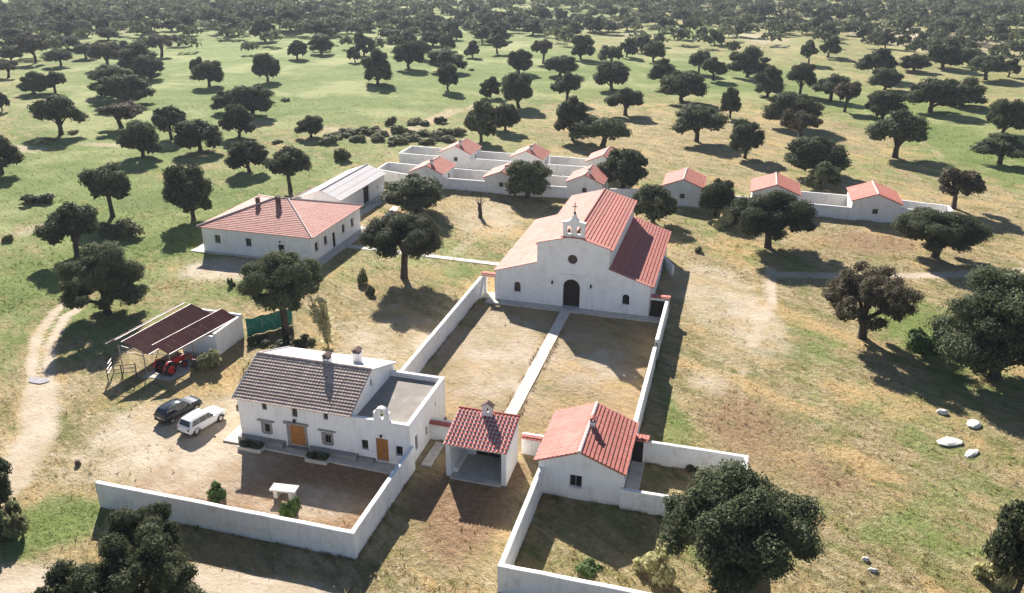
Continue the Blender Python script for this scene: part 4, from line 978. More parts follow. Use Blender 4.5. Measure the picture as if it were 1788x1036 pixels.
slope(ch, (x0-.35, yr+Ld, 3.72), (0, -Ld, 0), (xa-x0+.35, 0, 1.85), 'tilesunlit', 'tilesunlit')  # sun-facing aisle slope, same painted-in sunlight
ridge(ch, (xm, yr, 9.36), (xm, yr+Ld, 9.36), .17, 'tilepale')
# bell gable
bf = Frame((xm, yf-.02, 0), (1, 0, 0))
o = [(-1.32, 9.3), (1.32, 9.3), (1.32, 11.1), (1.45, 11.1), (1.45, 11.28), (.62, 11.45), (.32, 11.75), (.14, 12.25), (-.14, 12.25), (-.32, 11.75), (-.62, 11.45), (-1.45, 11.28), (-1.45, 11.1), (-1.32, 11.1)]
bgab = wall_mb(bf, o, [arch(-.6, 9.75, .62, 1.1), arch(.6, 9.75, .62, 1.1)], .6).build('bell_gable', M['white'], ch)
for sx in (-.6, .6):
    MB().lathe([(.05, .5), (.12, .47), (.16, .3), (.2, .12), (.26, 0), (.2, .0)], (xm+sx, yf+.28, 9.95), 12).build('bell', M['bronze'], bgab, smooth=40)
plate(bf, [(-1.55, 9.32), (1.55, 9.32), (1.55, 9.48), (-1.55, 9.48)], .004, .14).build('ledge', M['tilepale'], bgab)
mb = MB().lathe([(.05, 12.2), (.13, 12.3), (.17, 12.42), (.13, 12.55), (.05, 12.62)], (xm, yf+.28, 0), 10); mb.build('finial', M['iron'], ch, smooth=50)
mb = MB().box((xm-.045, yf+.24, 12.6), (xm+.045, yf+.32, 13.75)).box((xm-.33, yf+.245, 13.18), (xm-.047, yf+.315, 13.27)).box((xm+.047, yf+.245, 13.18), (xm+.33, yf+.315, 13.27)); mb.build('cross', M['iron'], ch)

# ------------------------------------------------------------------ courtyard walls
LW = fix_wall('courtyard_wall', (-30.2, 64.9), (-30.2, 95.2), 2.35, .4, 'long white courtyard wall left of the concrete path')
RW = fix_wall('courtyard_wall', (-6.05, 63.2), (-6.05, 93.6), 2.5, .4, 'long white courtyard wall right of the path, with a small gate', gap=(17.3, 19.2))
g_ = MB()
for i in range(6): g_.box((-6.1, 80.53+i*.315, .05), (-6.03, 80.53+i*.315+.29, 1.95))
gt = MB().box((-6.13, 80.5, 1.96), (-5.99, 82.4, 2.06)).build('gate', M['darkwood_and_shade'], RW)
for i in range(6): MB().box((-6.1, 80.53+i*.315, .05), (-6.03, 80.53+i*.315+.29, 1.955)).build('gate_board', M['darkwood_and_shade'], gt)
slab('wall_walk', [(-30.0, 93.62), (-27.9, 93.62), (-27.9, 95.6), (-30.0, 95.6)], -.2, .08, 'concrete')
pr = thing('church_side_gate', (-29.1, 95.2, 0), 'small tile capped gateway joining church corner and left courtyard wall', 'gateway')
MB().box((-30.0, 94.9, -.15), (-29.45, 95.4, 2.5)).build('pier', M['wallwhite'], pr); MB().box((-28.3, 94.9, -.15), (-27.83, 95.4, 2.5)).build('pier', M['wallwhite'], pr)
MB().box((-30.0, 94.92, 2.503), (-27.83, 95.38, 2.75)).build('lintel', M['wallwhite'], pr)
slope(pr, (-30.1, 94.6, 2.78), (2.25, 0, 0), (0, .58, .22), 'tile', course=.3, pitch=.3); slope(pr, (-27.85, 95.7, 2.78), (-2.25, 0, 0), (0, -.54, .2), 'tile', course=.3, pitch=.3)
mb = MB(); mb.add([(-29.98, 93.3, -.1), (-29.7, 93.3, -.1), (-29.98, 94.88, -.1), (-29.7, 94.88, -.1), (-29.98, 94.88, 2.2), (-29.7, 94.88, 2.2)], [(0, 1, 3, 2), (0, 4, 5, 1), (0, 2, 4), (1, 5, 3), (2, 3, 5, 4)]); mb.build('buttress', M['wallwhite'], pr)
pr = thing('church_side_gate', (-7.2, 94.2, 0), 'small tile capped gateway joining church corner and right courtyard wall', 'gateway')
MB().box((-6.3, 93.95, -.15), (-5.8, 94.4, 2.6)).build('pier', M['wallwhite'], pr)
MB().box((-8.1, 93.97, 2.2), (-6.303, 94.38, 2.6)).build('lintel', M['wallwhite'], pr)
MB().box((-8.05, 94.2, .0), (-6.35, 94.27, 2.197)).build('door', M['darkwood_and_shade'], pr)
slope(pr, (-8.05, 93.75, 2.63), (2.35, 0, 0), (0, .45, .16), 'tile', course=.3, pitch=.3); slope(pr, (-5.7, 94.62, 2.63), (-2.35, 0, 0), (0, -.41, .15), 'tile', course=.3, pitch=.3)
fix_wall('yard_wall', (-8.1, 112.0), (-6.6, 108.6), 1.5, .35, 'short low white wall behind the church right aisle')

# ------------------------------------------------------------------ farmhouse with flat annexe
fh = thing('farmhouse', (-34, 55.8, 0), 'white two storey farmhouse with grey roof and flat roofed annexe', 'house')
ax0, ax1, ax2, ay0, ay1 = -40.9, -29.7, -24.3, 55.8, 65.4
fr = Frame((0, ay0, 0), (1, 0, 0))
up = [rect(-38.2, 3.55, .5, .8), rect(-35.2, 3.3, .55, 1.0), rect(-32.15, 3.55, .45, .75)]
lo = [rect(-38.2, 1.15, .62, .95), rect(-32.15, 1.05, .66, .95)]
d1 = rect(-35.15, .3, 1.55, 2.15)
an = [rect(-28.55, 1.15, .62, .95), rect(-25.3, 1.1, .62, .95)]; d2 = rect(-26.9, .22, 1.15, 2.3)
shell(fh, fr, [(ax0, -.15), (ax1, -.15), (ax1, 4.52), (ax0, 4.52)], up + lo + [d1], name='front_wall')
for h in up: window(fh, fr, h, 'frame', False, True)
for h in lo: window(fh, fr, h, 'frame', True, True, 'stone')
dd = door(fh, fr, d1, 'wood', .16, 5)
plate(fr, [(-36.35, 2.55), (-33.95, 2.55), (-33.95, 2.75), (-36.35, 2.75)], .003, .2).build('lintel', M['stone'], dd)
wall_mb(Frame(fr.p(0, 0, .06), fr.U), [(-36.15, .28), (-34.15, .28), (-34.15, 2.53), (-36.15, 2.53)], [grow(d1, .012)], .056).build('surround', M['stone'], dd)
plate(fr, rect(-35.15, .12, 1.9, .17), .003, .5).build('step', M['stone'], dd)
for u in (-38.2, -32.15): plate(fr, [(u-.85, 2.38), (u+.85, 2.38), (u+.85, 2.5), (u-.85, 2.5)], .003, .16).build('hood', M['stone'], fh)
# lamp over the door
l = MB().cbox(fr.p(-35.2, 2.98, .22), (.2, .2, .3)).build('wall_lamp', M['iron'], fh)
gp_ = [(0, -.15), (ay1-ay0-.36, -.15), (ay1-ay0-.36, 4.62), (4.4-.36, 6.48), (0, 4.5)]
hg = rect(4.0, 5.0, .42, .7)
fg = Frame((ax1, ay0+.36, 0), (0, 1, 0)); shell(fh, fg, gp_, [hg], name='gable_wall'); window(fh, fg, hg, 'frame', False, False)
fl = Frame((ax0, ay1-.0, 0), (0, -1, 0)); shell(fh, fl, [(0, -.15), (ay1-ay0-.36, -.15), (ay1-ay0-.36, 4.5), (ay1-60.2, 6.48), (0, 4.62)], name='gable_wall')
shell(fh, Frame((ax1-.36, ay1, 0), (-1, 0, 0)), [(0, -.15), (ax1-ax0-.72, -.15), (ax1-ax0-.72, 4.6), (0, 4.6)], name='rear_wall')
# stepped courses of grey tiles, each course a strip of its own
E0, E1, R0 = Vector((ax0-.25, ay0-.32, 4.44)), Vector((ax1+.12, ay0-.32, 4.44)), Vector((ax0-.25, 60.2, 6.66))
ncr = 15; V = R0-E0; v = V.normalized(); Uv = E1-E0; nn = Uv.normalized().cross(v)
rf = MB(); pts = [E0, E1, E1+V, R0]; rf.add(pts + [q-nn*.1 for q in pts], [(0, 1, 2, 3), (7, 6, 5, 4), (0, 4, 5, 1), (1, 5, 6, 2), (2, 6, 7, 3), (3, 7, 4, 0)])
rf = rf.build('roof', M['greytile'], fh)
cl = V.length/ncr; cmesh = course_mb(Uv.length, cl, .3, .09).mesh('tile_course', M['greytile'])
for i in range(ncr): link('tile_course', cmesh, rf, None, Matrix.Translation(E0+v*(i*cl)+Uv.normalized()*rnd.uniform(-.04, .04)) @ Matrix((Uv.normalized(), v, nn)).transposed().to_4x4())
slope(fh, (ax1+.12, ay1+.35, 4.62), (-(ax1-ax0)-.37, 0, 0), (0, -(ay1+.35-60.2), 2.02), 'greysheet', 'greysheet', course=1.3, pitch=.5, th=.03, joined=True, name='rear_roof')
ridge(fh, (ax0-.25, 60.2, 6.68), (ax1+.12, 60.2, 6.68), .13, 'greytile')
mb = MB()
for a, b in ((E0, R0), (R0, Vector((ax0-.25, ay1+.35, 4.64)))):
    mb.tube([a+Vector((-.02, 0, .06)), b+Vector((-.02, 0, .06))], .07, 6)
mb.build('verge', M['greysheet'], fh)
def chimney(parent, x, y, z0, z1, w, d, m='white', capm='tile', name='chimney'):
    c = MB().box((x-w/2, y-d/2, z0), (x+w/2, y+d/2, z1)).build(name, M[m], parent)
    MB().box((x-w/2-.07, y-d/2-.07, z1+.002), (x+w/2+.07, y+d/2+.07, z1+.08)).build('band', M[m], c)
    for sx in (-1, 1): MB().box((x+sx*(w/2-.06)-.05, y-d/2, z1+.082), (x+sx*(w/2-.06)+.05, y+d/2, z1+.34)).build('flue_pier', M['soot'], c)
    q = MB(); zz = z1+.342; q.add([(x-w/2-.12, y-d/2-.1, zz), (x+w/2+.12, y-d/2-.1, zz), (x+w/2+.12, y+d/2+.1, zz), (x-w/2-.12, y+d/2+.1, zz), (x, y-d/2-.1, zz+.2), (x, y+d/2+.1, zz+.2)], [(3, 2, 1, 0), (0, 1, 4), (2, 3, 5), (1, 2, 5, 4), (3, 0, 4, 5)])
    q.build('chimney_cap', M[capm], c); return c
chimney(fh, -34.2, 60.6, 6.0, 6.95, .62, .62, capm='soot'); chimney(fh, -32.3, 62.9, 5.3, 6.65, .66, .66, capm='soot')
# annexe
shell(fh, fr, [(ax1+.001, -.15), (ax2, -.15), (ax2, 4.28), (ax1+.001, 4.28)], an + [d2], name='annexe_wall')
for h in an: window(fh, fr, h, 'frame', True, True)
door(fh, fr, d2, 'wood', .16, 4)
MB().cbox(fr.p(-26.9, 2.85, .14), (.16, .16, .24)).build('wall_lamp', M['iron'], fh)
fs = Frame((ax2, ay0+.351, 0), (0, 1, 0)); sh_ = [rect(1.2, .9, .6, 1.5), rect(3.6, 1.0, .5, .9), rect(6.0, 2.7, .3, .3)]
shell(fh, fs, [(0, -.15), (64.8-ay0-.351, -.15), (64.8-ay0-.351, 4.28), (0, 4.28)], sh_, name='annexe_wall')
for h in sh_: window(fh, fs, h, 'frame', False, False)
shell(fh, Frame((ax2-.36, 64.8, 0), (-1, 0, 0)), [(0, -.15), (ax2-ax1-.36-.005, -.15), (ax2-ax1-.36-.005, 4.28), (0, 4.28)], name='annexe_wall')
MB().box((ax1+.01, ay0+.36, 3.5), (ax2-.36, 64.44, 3.78)).build('flat_roof', M['screed'], fh)
nf = Frame((-26.85, ay0-.02, 0), (1, 0, 0))
ni = wall_mb(nf, [(-.72, 4.284), (.72, 4.284), (.72, 5.1)] + [(.55*math.cos(a), 5.1+.5*math.sin(a)) for a in (math.pi*i/8 for i in range(9))] + [(-.72, 5.1)], [arch(0, 4.5, .46, .85)], .45).build('niche_gable', M['white'], fh)
MB().lathe([(.03, .3), (.08, .28), (.11, .15), (.16, 0)], (-26.85, ay0+.2, 4.72), 10).build('bell', M['bronze'], ni, smooth=40)
# bench plinth of stone along the front
MB().box((ax0-.05, ay0-.62, -.1), (-36.4, ay0-.004, .62)).build('stone_bench', M['stone'], fh)
MB().box((-33.9, ay0-.62, -.1), (-29.2, ay0-.004, .58)).build('stone_bench', M['stone'], fh)
MB().box((-29.15, ay0-.45, -.1), (-27.6, ay0-.004, .40)).build('stone_bench', M['stone'], fh)
for x, w_, d_, lab in ((-39.2, 2.3, .9, 'raised flower bed with dark plants at the left front of farmhouse'), (-32.6, 2.1, .9, 'raised flower bed with dark plants between farmhouse doors')):
    pl = thing('flower_bed', (x, 54.6, 0), lab, 'planter')
    mb = MB(); y = 54.55
    mb.box((x-w_/2, y-d_/2, -.1), (x+w_/2, y-d_/2+.14, .34)).box((x-w_/2, y+d_/2-.14, -.1), (x+w_/2, y+d_/2, .34)).box((x-w_/2, y-d_/2+.142, -.1), (x-w_/2+.14, y+d_/2-.142, .34)).box((x+w_/2-.14, y-d_/2+.142, -.1), (x+w_/2, y+d_/2-.142, .34))
    mb.build('kerb', M['concrete'], pl); MB().box((x-w_/2+.14, y-d_/2+.14, -.1), (x+w_/2-.14, y+d_/2-.14, .27)).build('soil', M['soil'], pl)
    PLANTERS = globals().setdefault('PLANTERS', []); PLANTERS.append((pl, x, y, w_))

# front yard walls
fix_wall('yard_wall', (-46.4, 44.0), (-23.85, 44.0), 2.35, .38, 'long white wall across the front of the farmhouse yard')
fix_wall('yard_wall', (-24.05, 44.2), (-24.05, 55.78), 2.35, .38, 'white wall running from the front corner back to the annexe')

# ------------------------------------------------------------------ gatehouse
gh = thing('gatehouse', (-18.2, 59, 0), 'open gatehouse porch with red and pale checkered tile roof', 'gatehouse')
gx0, gx1, gy0, gy1 = -20.95, -15.6, 55.6, 59.45
for x in (gx0, gx1-.42):
    f_ = Frame((x+.42, gy0, 0), (0, 1, 0))
    shell(gh, f_, [(0, -.15), (gy1-gy0, -.15), (gy1-gy0, 4.38), (0, 3.38)], thick=.42, name='side_wall')
MB().box((gx0+.421, gy0+.05, 3.05), (gx1-.421, gy0+.3, 3.36)).build('front_beam', M['darkwood_and_shade'], gh)
MB().box((gx0+.421, gy1-.32, 2.75), (gx1-.421, gy1-.02, 4.22)).build('rear_wall', M['white'], gh)
MB().box((gx0+.421, 59.13, -.1), (-19.4, 59.42, 2.748)).build('rear_pier', M['white'], gh); MB().box((-17.1, 59.13, -.1), (gx1-.421, 59.42, 2.748)).build('rear_pier', M['white'], gh)
for x in (-19.38, -18.24): 
    q = MB().box((x, 59.25, .14), (x+1.12, 59.31, 2.7)).build('gate_leaf', M['iron'], gh)
    for i in range(6): MB().box((x+.05+i*.19, 59.2, .2), (x+.09+i*.19, 59.248, 2.6)).build('bar', M['iron'], q)
MB().box((gx0+.42, gy0-.35, -.15), (gx1-.42, gy1, .13)).build('floor', M['concrete'], gh)
MB().box((gx0+.425, gy0+.6, .131), (gx0+.85, gy1-.5, .55)).build('bench', M['white'], gh)
for sx, O, Uu, Vv in ((0, (gx0-.12, gy0-.3, 3.36), (gx1-gx0+.24, 0, 0), (0, 59.6-gy0+.3, 1.12)),):
    O = Vector(O); Uu = Vector(Uu); Vv = Vector(Vv); u = Uu.normalized(); v = Vv.normalized(); nn = u.cross(v)
    mb = MB(); pts = [O, O+Uu, O+Uu+Vv, O+Vv]; mb.add(pts+[q-nn*.1 for q in pts], [(0, 1, 2, 3), (7, 6, 5, 4), (0, 4, 5, 1), (1, 5, 6, 2), (2, 6, 7, 3), (3, 7, 4, 0)])
    r = mb.build('roof', M['mortarlight'], gh)
    nc, nr = 16, 10; pw, tl = Uu.length/nc, Vv.length/nr
    tm = MB(); vs = []
    for yy, rr, zz in ((.0, pw*.37, .03), (tl*.66, pw*.31, .0)):
        for j in range(6):
            th = math.pi*j/5; vs.append((rr*math.cos(th), yy, zz+rr*.6*math.sin(th)+.004))
    tm.add(vs, [(j+6, j, j+1, j+7) for j in range(5)] + [(5, 4, 3, 2, 1, 0)]); tmesh = tm.mesh('roof_tile', M['tilered'])
    for i in range(nc):
        for j in range(nr):
            link('roof_tile', tmesh, r, None, Matrix.Translation(O+u*((i+.5)*pw+rnd.uniform(-.01, .01))+v*(j*tl)+nn*.002) @ Matrix((u, v, nn)).transposed().to_4x4())
ridge(gh, (gx0-.12, 59.62, 4.47), (gx1+.12, 59.62, 4.47), .11, 'tilered')
nf = Frame((-18.3, 59.0, 0), (1, 0, 0))
ni = wall_mb(nf, [(-.46, 4.2), (.46, 4.2), (.46, 5.3), (0, 5.62), (-.46, 5.3)], [arch(0, 4.72, .34, .52)], .4).build('bell_niche', M['white'], gh)
MB().lathe([(.03, .26), (.07, .24), (.09, .12), (.13, 0)], (-18.3, 59.2, 4.84), 10).build('bell', M['bronze'], ni, smooth=40)
q = MB()
for s_ in (-1, 1): q.add([(-18.3, 58.92, 5.66), (-18.3, 59.5, 5.66), (-18.3+s_*.56, 59.5, 5.26), (-18.3+s_*.56, 58.92, 5.26), (-18.3, 58.92, 5.74), (-18.3, 59.5, 5.74), (-18.3+s_*.56, 59.5, 5.34), (-18.3+s_*.56, 58.92, 5.34)], [(0, 1, 2, 3), (4, 5, 6, 7), (0, 3, 7, 4), (1, 2, 6, 5), (2, 3, 7, 6)])
q.build('niche_cap', M['soot'], ni)
def tile_coped_wall(A, B, label, h=1.75, t=.4, parent=None):
    wl = fix_wall('yard_wall', A, B, h, t, label)
    d = Vector((B[0]-A[0], B[1]-A[1], 0)); u = d.normalized(); nv = Vector((-u.y, u.x, 0)); A3 = Vector((A[0], A[1], 0))
    slope(wl, A3 - nv*.42 + Vector((0, 0, h+.0)), d, nv*.44+Vector((0, 0, .2)), 'tile', course=.26, pitch=.3, thick=.06, name='coping')
    q = MB(); a = A3+nv*.02+Vector((0, 0, h+.0)); b = a+d
    q.add([a, b, b+nv*.3, a+nv*.3, a+Vector((0, 0, .24)), b+Vector((0, 0, .24)), b+nv*.3+Vector((0, 0, .2)), a+nv*.3+Vector((0, 0, .2))], [(3, 2, 1, 0), (4, 5, 6, 7), (0, 1, 5, 4), (1, 2, 6, 5), (2, 3, 7, 6), (3, 0, 4, 7)])
    q.build('coping_back', M['white'], wl); return wl
tile_coped_wall((-24.28, 60.8), (-20.96, 60.8), 'tile topped white wall between farmhouse annexe and gatehouse')
tile_coped_wall((-15.58, 60.8), (-12.85, 60.8), 'tile topped white wall between gatehouse and small right house')

# ------------------------------------------------------------------ small right house
rh = thing('gable_house', (-9.4, 59, 0), 'white one storey house with red gabled roof right of gatehouse', 'house')
hx0, hx1, hy0, hy1, hm = -12.8, -5.95, 55.5, 63.1, -9.4
fr = Frame((hm, hy0, 0), (1, 0, 0)); hw = rect(-.25, 1.15, 1.05, 1.15); g5 = [(hx0-hm, -.15), (hx1-hm, -.15), (hx1-hm, 3.3), (0, 4.62), (hx0-hm, 3.3)]
shell(rh, fr, g5, [hw], name='gable_wall'); window(rh, fr, hw, 'greyframe', True, True, depth=.12)
shell(rh, Frame((hm, hy1, 0), (-1, 0, 0)), [(-x, z) for x, z in reversed(g5)], name='gable_wall')
fr = Frame((hx1, hy0+.352, 0), (0, 1, 0)); hw = [rect(4.6, .1, .9, 2.05), rect(2.2, 1.2, .7, .9)]
shell(rh, fr, [(0, -.15), (hy1-hy0-.704, -.15), (hy1-hy0-.704, 3.28), (0, 3.28)], hw, name='side_wall'); door(rh, fr, hw[0], 'darkwood_and_shade'); window(rh, fr, hw[1])
shell(rh, Frame((hx0, hy1-.352, 0), (0, -1, 0)), [(0, -.15), (hy1-hy0-.704, -.15), (hy1-hy0-.704, 3.28), (0, 3.28)], name='side_wall')
Ld = hy1-hy0+.5
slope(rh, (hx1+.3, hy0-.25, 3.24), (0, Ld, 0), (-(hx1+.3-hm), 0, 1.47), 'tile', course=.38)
slope(rh, (hx0-.3, hy0-.25+Ld, 3.24), (0, -Ld, 0), (hm-hx0+.3, 0, 1.47), 'tilepale', 'tilepale', course=.38)  # left slope takes the paler tile, sunlight put into the colour
ridge(rh, (hm, hy0-.28, 4.74), (hm, hy0-.22+Ld, 4.74), .16, 'mortarlight')
chimney(rh, -9.15, 59.6, 4.4, 5.05, .42, .42)
fix_wall('yard_wall', (-12.6, 43.9), (-12.6, 55.48), 2.3, .38, 'white wall from the front corner back to the small house', h2=2.55)
fix_wall('yard_wall', (-12.8, 43.7), (3.9, 43.7), 2.3, .38, 'white front wall of the right yard, under the biggest oak')
fix_wall('yard_wall', (-5.9, 55.35), (3.5, 55.35), 1.9, .36, 'white wall dividing the two right yards beside the small house')
fix_wall('yard_wall', (-4.75, 62.45), (3.9, 62.45), 2.15, .36, 'white rear wall of the upper right yard')
fix_wall('yard_wall', (3.72, 43.9), (3.72, 62.26), 2.15, .36, 'white right hand wall of the yards, half hidden under the biggest oak')
pr = thing('yard_gate', (-5.4, 62.4, 0), 'dark roofed doorway between small house and right yard rear wall', 'gateway')
MB().box((-5.9, 62.3, 0), (-4.95, 62.38, 2.1)).build('door', M['darkwood_and_shade'], pr); MB().box((-4.95, 62.2, -.1), (-4.76, 62.6, 2.3)).build('pier', M['wallwhite'], pr)
slope(pr, (-6.0, 62.0, 2.33), (1.5, 0, 0), (0, .45, .14), 'tile', course=.3, pitch=.3); slope(pr, (-4.5, 62.9, 2.33), (-1.5, 0, 0), (0, -.44, .14), 'tile', course=.3, pitch=.3)

# ------------------------------------------------------------------ hip roofed house
def hip_plane(parent, A, B, C, D, m, bed, name):
    """plane with eave A-B and top edge D-C, ribbed with tile rows clipped at the hips"""
    A, B, C, D = map(Vector, (A, B, C, D)); u = (B-A).normalized(); nn = u.cross((D-A)).normalized(); v = nn.cross(u)
    mb = MB(); pts = [A, B, C, D]; mb.add(pts + [q-nn*.1 for q in pts], [(0, 1, 2, 3), (7, 6, 5, 4), (0, 4, 5, 1), (1, 5, 6, 2), (2, 6, 7, 3), (3, 7, 4, 0)])
    r = mb.build(name, M[bed], parent); W = (B-A).length
    du, dt = (D-A).dot(u), (D-A).dot(v); cu = (C-A).dot(u); rows = MB(); R = Matrix((u, v, nn)).transposed(); n = round(dt/.42); c = dt/n
    for j in range(n):
        k = (j+.85)/n; a_, b_ = du*k, W-(W-cu)*k
        if b_-a_ > .3: course_mb(b_-a_, c, .42, .06, rows, a_, j*c)
    rows.v = [tuple(A + R @ Vector(q)) for q in rows.v]
    o = rows.build('roof_tiles', M[m], r); o['kind'] = 'stuff'; return r
hh = thing('hip_roof_house', (-65, 107, 0), 'long low white house with pink red hipped roof and two chimneys', 'house')
rx0, rx1, ry0, ry1 = -74.4, -56.6, 98.8, 114.8
fr = Frame((0, ry0, 0), (1, 0, 0)); hs = [rect(-71.9, 1.5, .95, 1.25), rect(-66.8, 1.5, .95, 1.25)]; hd = rect(-61.5, .12, .95, 2.2)
shell(hh, fr, [(rx0, -.15), (rx1, -.15), (rx1, 4.0), (rx0, 4.0)], hs+[hd], name='front_wall')
for h in hs: window(hh, fr, h, 'greyframe')
door(hh, fr, hd, 'darkwood_and_shade'); MB().cbox(fr.p(-61.55, 2.75, .12), (.18, .18, .26)).build('wall_lamp', M['iron'], hh)
fr = Frame((rx1, ry0+.352, 0), (0, 1, 0)); hs = [rect(u-ry0-.352, 1.4, .95, 1.3) for u in (100.2, 103.0, 108.8, 111.9)]; hd = rect(105.6-ry0-.352, .12, .95, 2.35)
shell(hh, fr, [(0, -.15), (ry1-ry0-.704, -.15), (ry1-ry0-.704, 4.0), (0, 4.0)], hs+[hd], name='side_wall')
for h in hs: window(hh, fr, h, 'frame')
door(hh, fr, hd, 'darkwood_and_shade')
shell(hh, Frame((rx0, ry1-.352, 0), (0, -1, 0)), [(0, -.15), (ry1-ry0-.704, -.15), (ry1-ry0-.704, 4.0), (0, 4.0)], name='side_wall')
shell(hh, Frame((rx1, ry1, 0), (-1, 0, 0)), [(0, -.15), (rx1-rx0, -.15), (rx1-rx0, 4.0), (0, 4.0)], name='rear_wall')
ov = .45; e0, e1, f0, f1, ez = rx0-ov, rx1+ov, ry0-ov, ry1+ov, 3.93; k0, k1 = (-66.6, 106.7, 6.6), (-64.4, 106.9, 6.6)
hip_plane(hh, (e0, f0, ez), (e1, f0, ez), k1, k0, 'tilepale', 'tilepale', 'roof')
hip_plane(hh, (e1, f0, ez), (e1, f1, ez), k1, k1, 'tilepale', 'tilepale', 'roof')
hip_plane(hh, (e1, f1, ez), (e0, f1, ez), k0, k1, 'tilepale', 'tilepale', 'roof')
hip_plane(hh, (e0, f1, ez), (e0, f0, ez), k0, k0, 'tilepale', 'tilepale', 'roof')
for a, b in (((e0, f0, ez), k0), ((e1, f0, ez), k1), ((e1, f1, ez), k1), ((e0, f1, ez), k0), (k0, k1)):
    ridge(hh, Vector(a)+Vector((0, 0, .05)), Vector(b)+Vector((0, 0, .05)), .15, 'mortarlight', 'hip_tiles')
chimney(hh, -68.6, 105.2, 5.7, 6.5, .5, .5, 'soot', 'soot'); chimney(hh, -65.4, 105.6, 6.0, 6.85, .6, .55, 'soot', 'soot')

# ------------------------------------------------------------------ barn
bn = thing('barn', (-65.6, 128, 0), 'white barn with grey sheet roof and tall dark doorway', 'barn')
b0, b1, c0, c1, bm = -68.9, -61.9, 118.4, 136.4, -65.2
g5 = [(b0-bm, -.15), (b1-bm, -.15), (b1-bm, 3.45), (0, 4.75), (b0-bm, 3.45)]
shell(bn, Frame((bm, c0, 0), (1, 0, 0)), g5, name='gable_wall'); shell(bn, Frame((bm, c1, 0), (-1, 0, 0)), [(-x, z) for x, z in reversed(g5)], name='gable_wall')
fr = Frame((b1, c0+.352, 0), (0, 1, 0)); hd = rect(128.3-c0, .05, 2.6, 2.95); hs = [rect(122.2-c0, 1.2, .6, .8), rect(133.0-c0, 1.5, .5, .5)]
shell(bn, fr, [(0, -.15), (c1-c0-.704, -.15), (c1-c0-.704, 3.42), (0, 3.42)], [hd]+hs, name='side_wall'); door(bn, fr, hd, 'darkwood_and_shade', .28, 4)
for h in hs: window(bn, fr, h)
shell(bn, Frame((b0, c1-.352, 0), (0, -1, 0)), [(0, -.15), (c1-c0-.704, -.15), (c1-c0-.704, 3.42), (0, 3.42)], name='side_wall')
Ld = c1-c0+.6
slope(bn, (b1+.3, c0-.3, 3.38), (0, Ld, 0), (-(b1+.3-bm), 0, 1.45), 'greysheet', 'greysheet', course=1.5, pitch=.5, th=.03, joined=True)
slope(bn, (b0-.3, c0-.3+Ld, 3.38), (0, -Ld, 0), (bm-b0+.3, 0, 1.45), 'greysheet', 'greysheet', course=1.5, pitch=.5, th=.03, joined=True)
ridge(bn, (bm, c0-.3, 4.84), (bm, c1+.3, 4.84), .13, 'greysheet')
slope(bn, (b0-3.0, c0+8.6, 2.35), (0, -7.2, 0), (2.98, 0, .8), 'soot', 'soot', course=1.2, pitch=.5, th=.03, joined=True, name='lean_to_roof')
MB().box((b0-2.9, c0+1.6, -.15), (b0-2.6, c0+8.4, 2.3)).build('lean_to_wall', M['wallwhite'], bn)
MB().box((b0-2.59, c0+1.6, -.15), (b0-.005, c0+1.9, 2.5)).build('lean_to_wall', M['wallwhite'], bn)

# ------------------------------------------------------------------ rows of small cottages and their walled pens
def cottage(x0, x1, y0, y1, eave, rg, label, group, wn=True, chim=True, dr=False):
    c = thing('cottage', ((x0+x1)/2, y0, 0), label, 'cottage', group); xm = (x0+x1)/2
    g5 = [(x0-xm, -.15), (x1-xm, -.15), (x1-xm, eave), (0, rg), (x0-xm, eave)]
    fr = Frame((xm, y0, 0), (1, 0, 0)); hw = rect(.0, 1.35, .85, .85)
    shell(c, fr, g5, [hw] if wn else [], name='gable_wall')
    if wn: window(c, fr, hw, 'frame')
    shell(c, Frame((xm, y1, 0), (-1, 0, 0)), [(-x, z) for x, z in reversed(g5)], name='gable_wall')
    L = y1-y0-.704; fs = Frame((x1, y0+.352, 0), (0, 1, 0)); hd = rect(L*.55, .05, .95, 2.05)
    shell(c, fs, [(0, -.15), (L, -.15), (L, eave-.02), (0, eave-.02)], [hd], name='side_wall'); door(c, fs, hd, 'darkwood_and_shade', planks=0)
    shell(c, Frame((x0, y1-.352, 0), (0, -1, 0)), [(0, -.15), (L, -.15), (L, eave-.02), (0, eave-.02)], name='side_wall')
    s = (rg-eave)/(x1-xm); Ly = y1-y0+.5; o = .25; ez = eave-.02-o*s
    slope(c, (x1+o, y0-.25, ez+.06), (0, Ly, 0), (-(x1+o-xm), 0, rg-ez), 'tilefar', 'tilefar', joined=True)
    slope(c, (x0-o, y0-.25+Ly, ez+.06), (0, -Ly, 0), (xm-x0+o, 0, rg-ez), 'tilepale', 'tilepale', joined=True)  # sun-facing side: strong sun painted as a paler tile
    ridge(c, (xm, y0-.28, rg+.1), (xm, y0-.22+Ly, rg+.1), .14, 'mortarlight')
    if chim: chimney(c, xm+.55, y0+1.6, rg-.35, rg+.35, .5, .5, 'white', 'soot')
    return c
GP = 'small cottages of the walled pens'; GR = 'small cottages of the right row'
cottage(-58.5, -52.3, 141.0, 148.2, 2.95, 4.25, 'left cottage in the front row of pens, by the barn', GP, False)
cottage(-44.0, -37.6, 141.0, 147.8, 2.95, 4.2, 'middle cottage in the front row of pens, half hidden by oak', GP)
cottage(-28.6, -22.3, 141.6, 148.8, 3.2, 4.6, 'right cottage in the front row of pens, behind church', GP)
cottage(-58.3, -52.0, 157.0, 164.0, 3.1, 4.5, 'left cottage in the rear row of pens', GP)
cottage(-43.4, -37.0, 157.0, 163.6, 3.1, 4.5, 'middle cottage in the rear row of pens', GP, False)
cottage(-28.0, -21.6, 157.0, 164.0, 3.3, 4.7, 'right cottage in the rear row of pens, beside tall oak', GP, False, False)
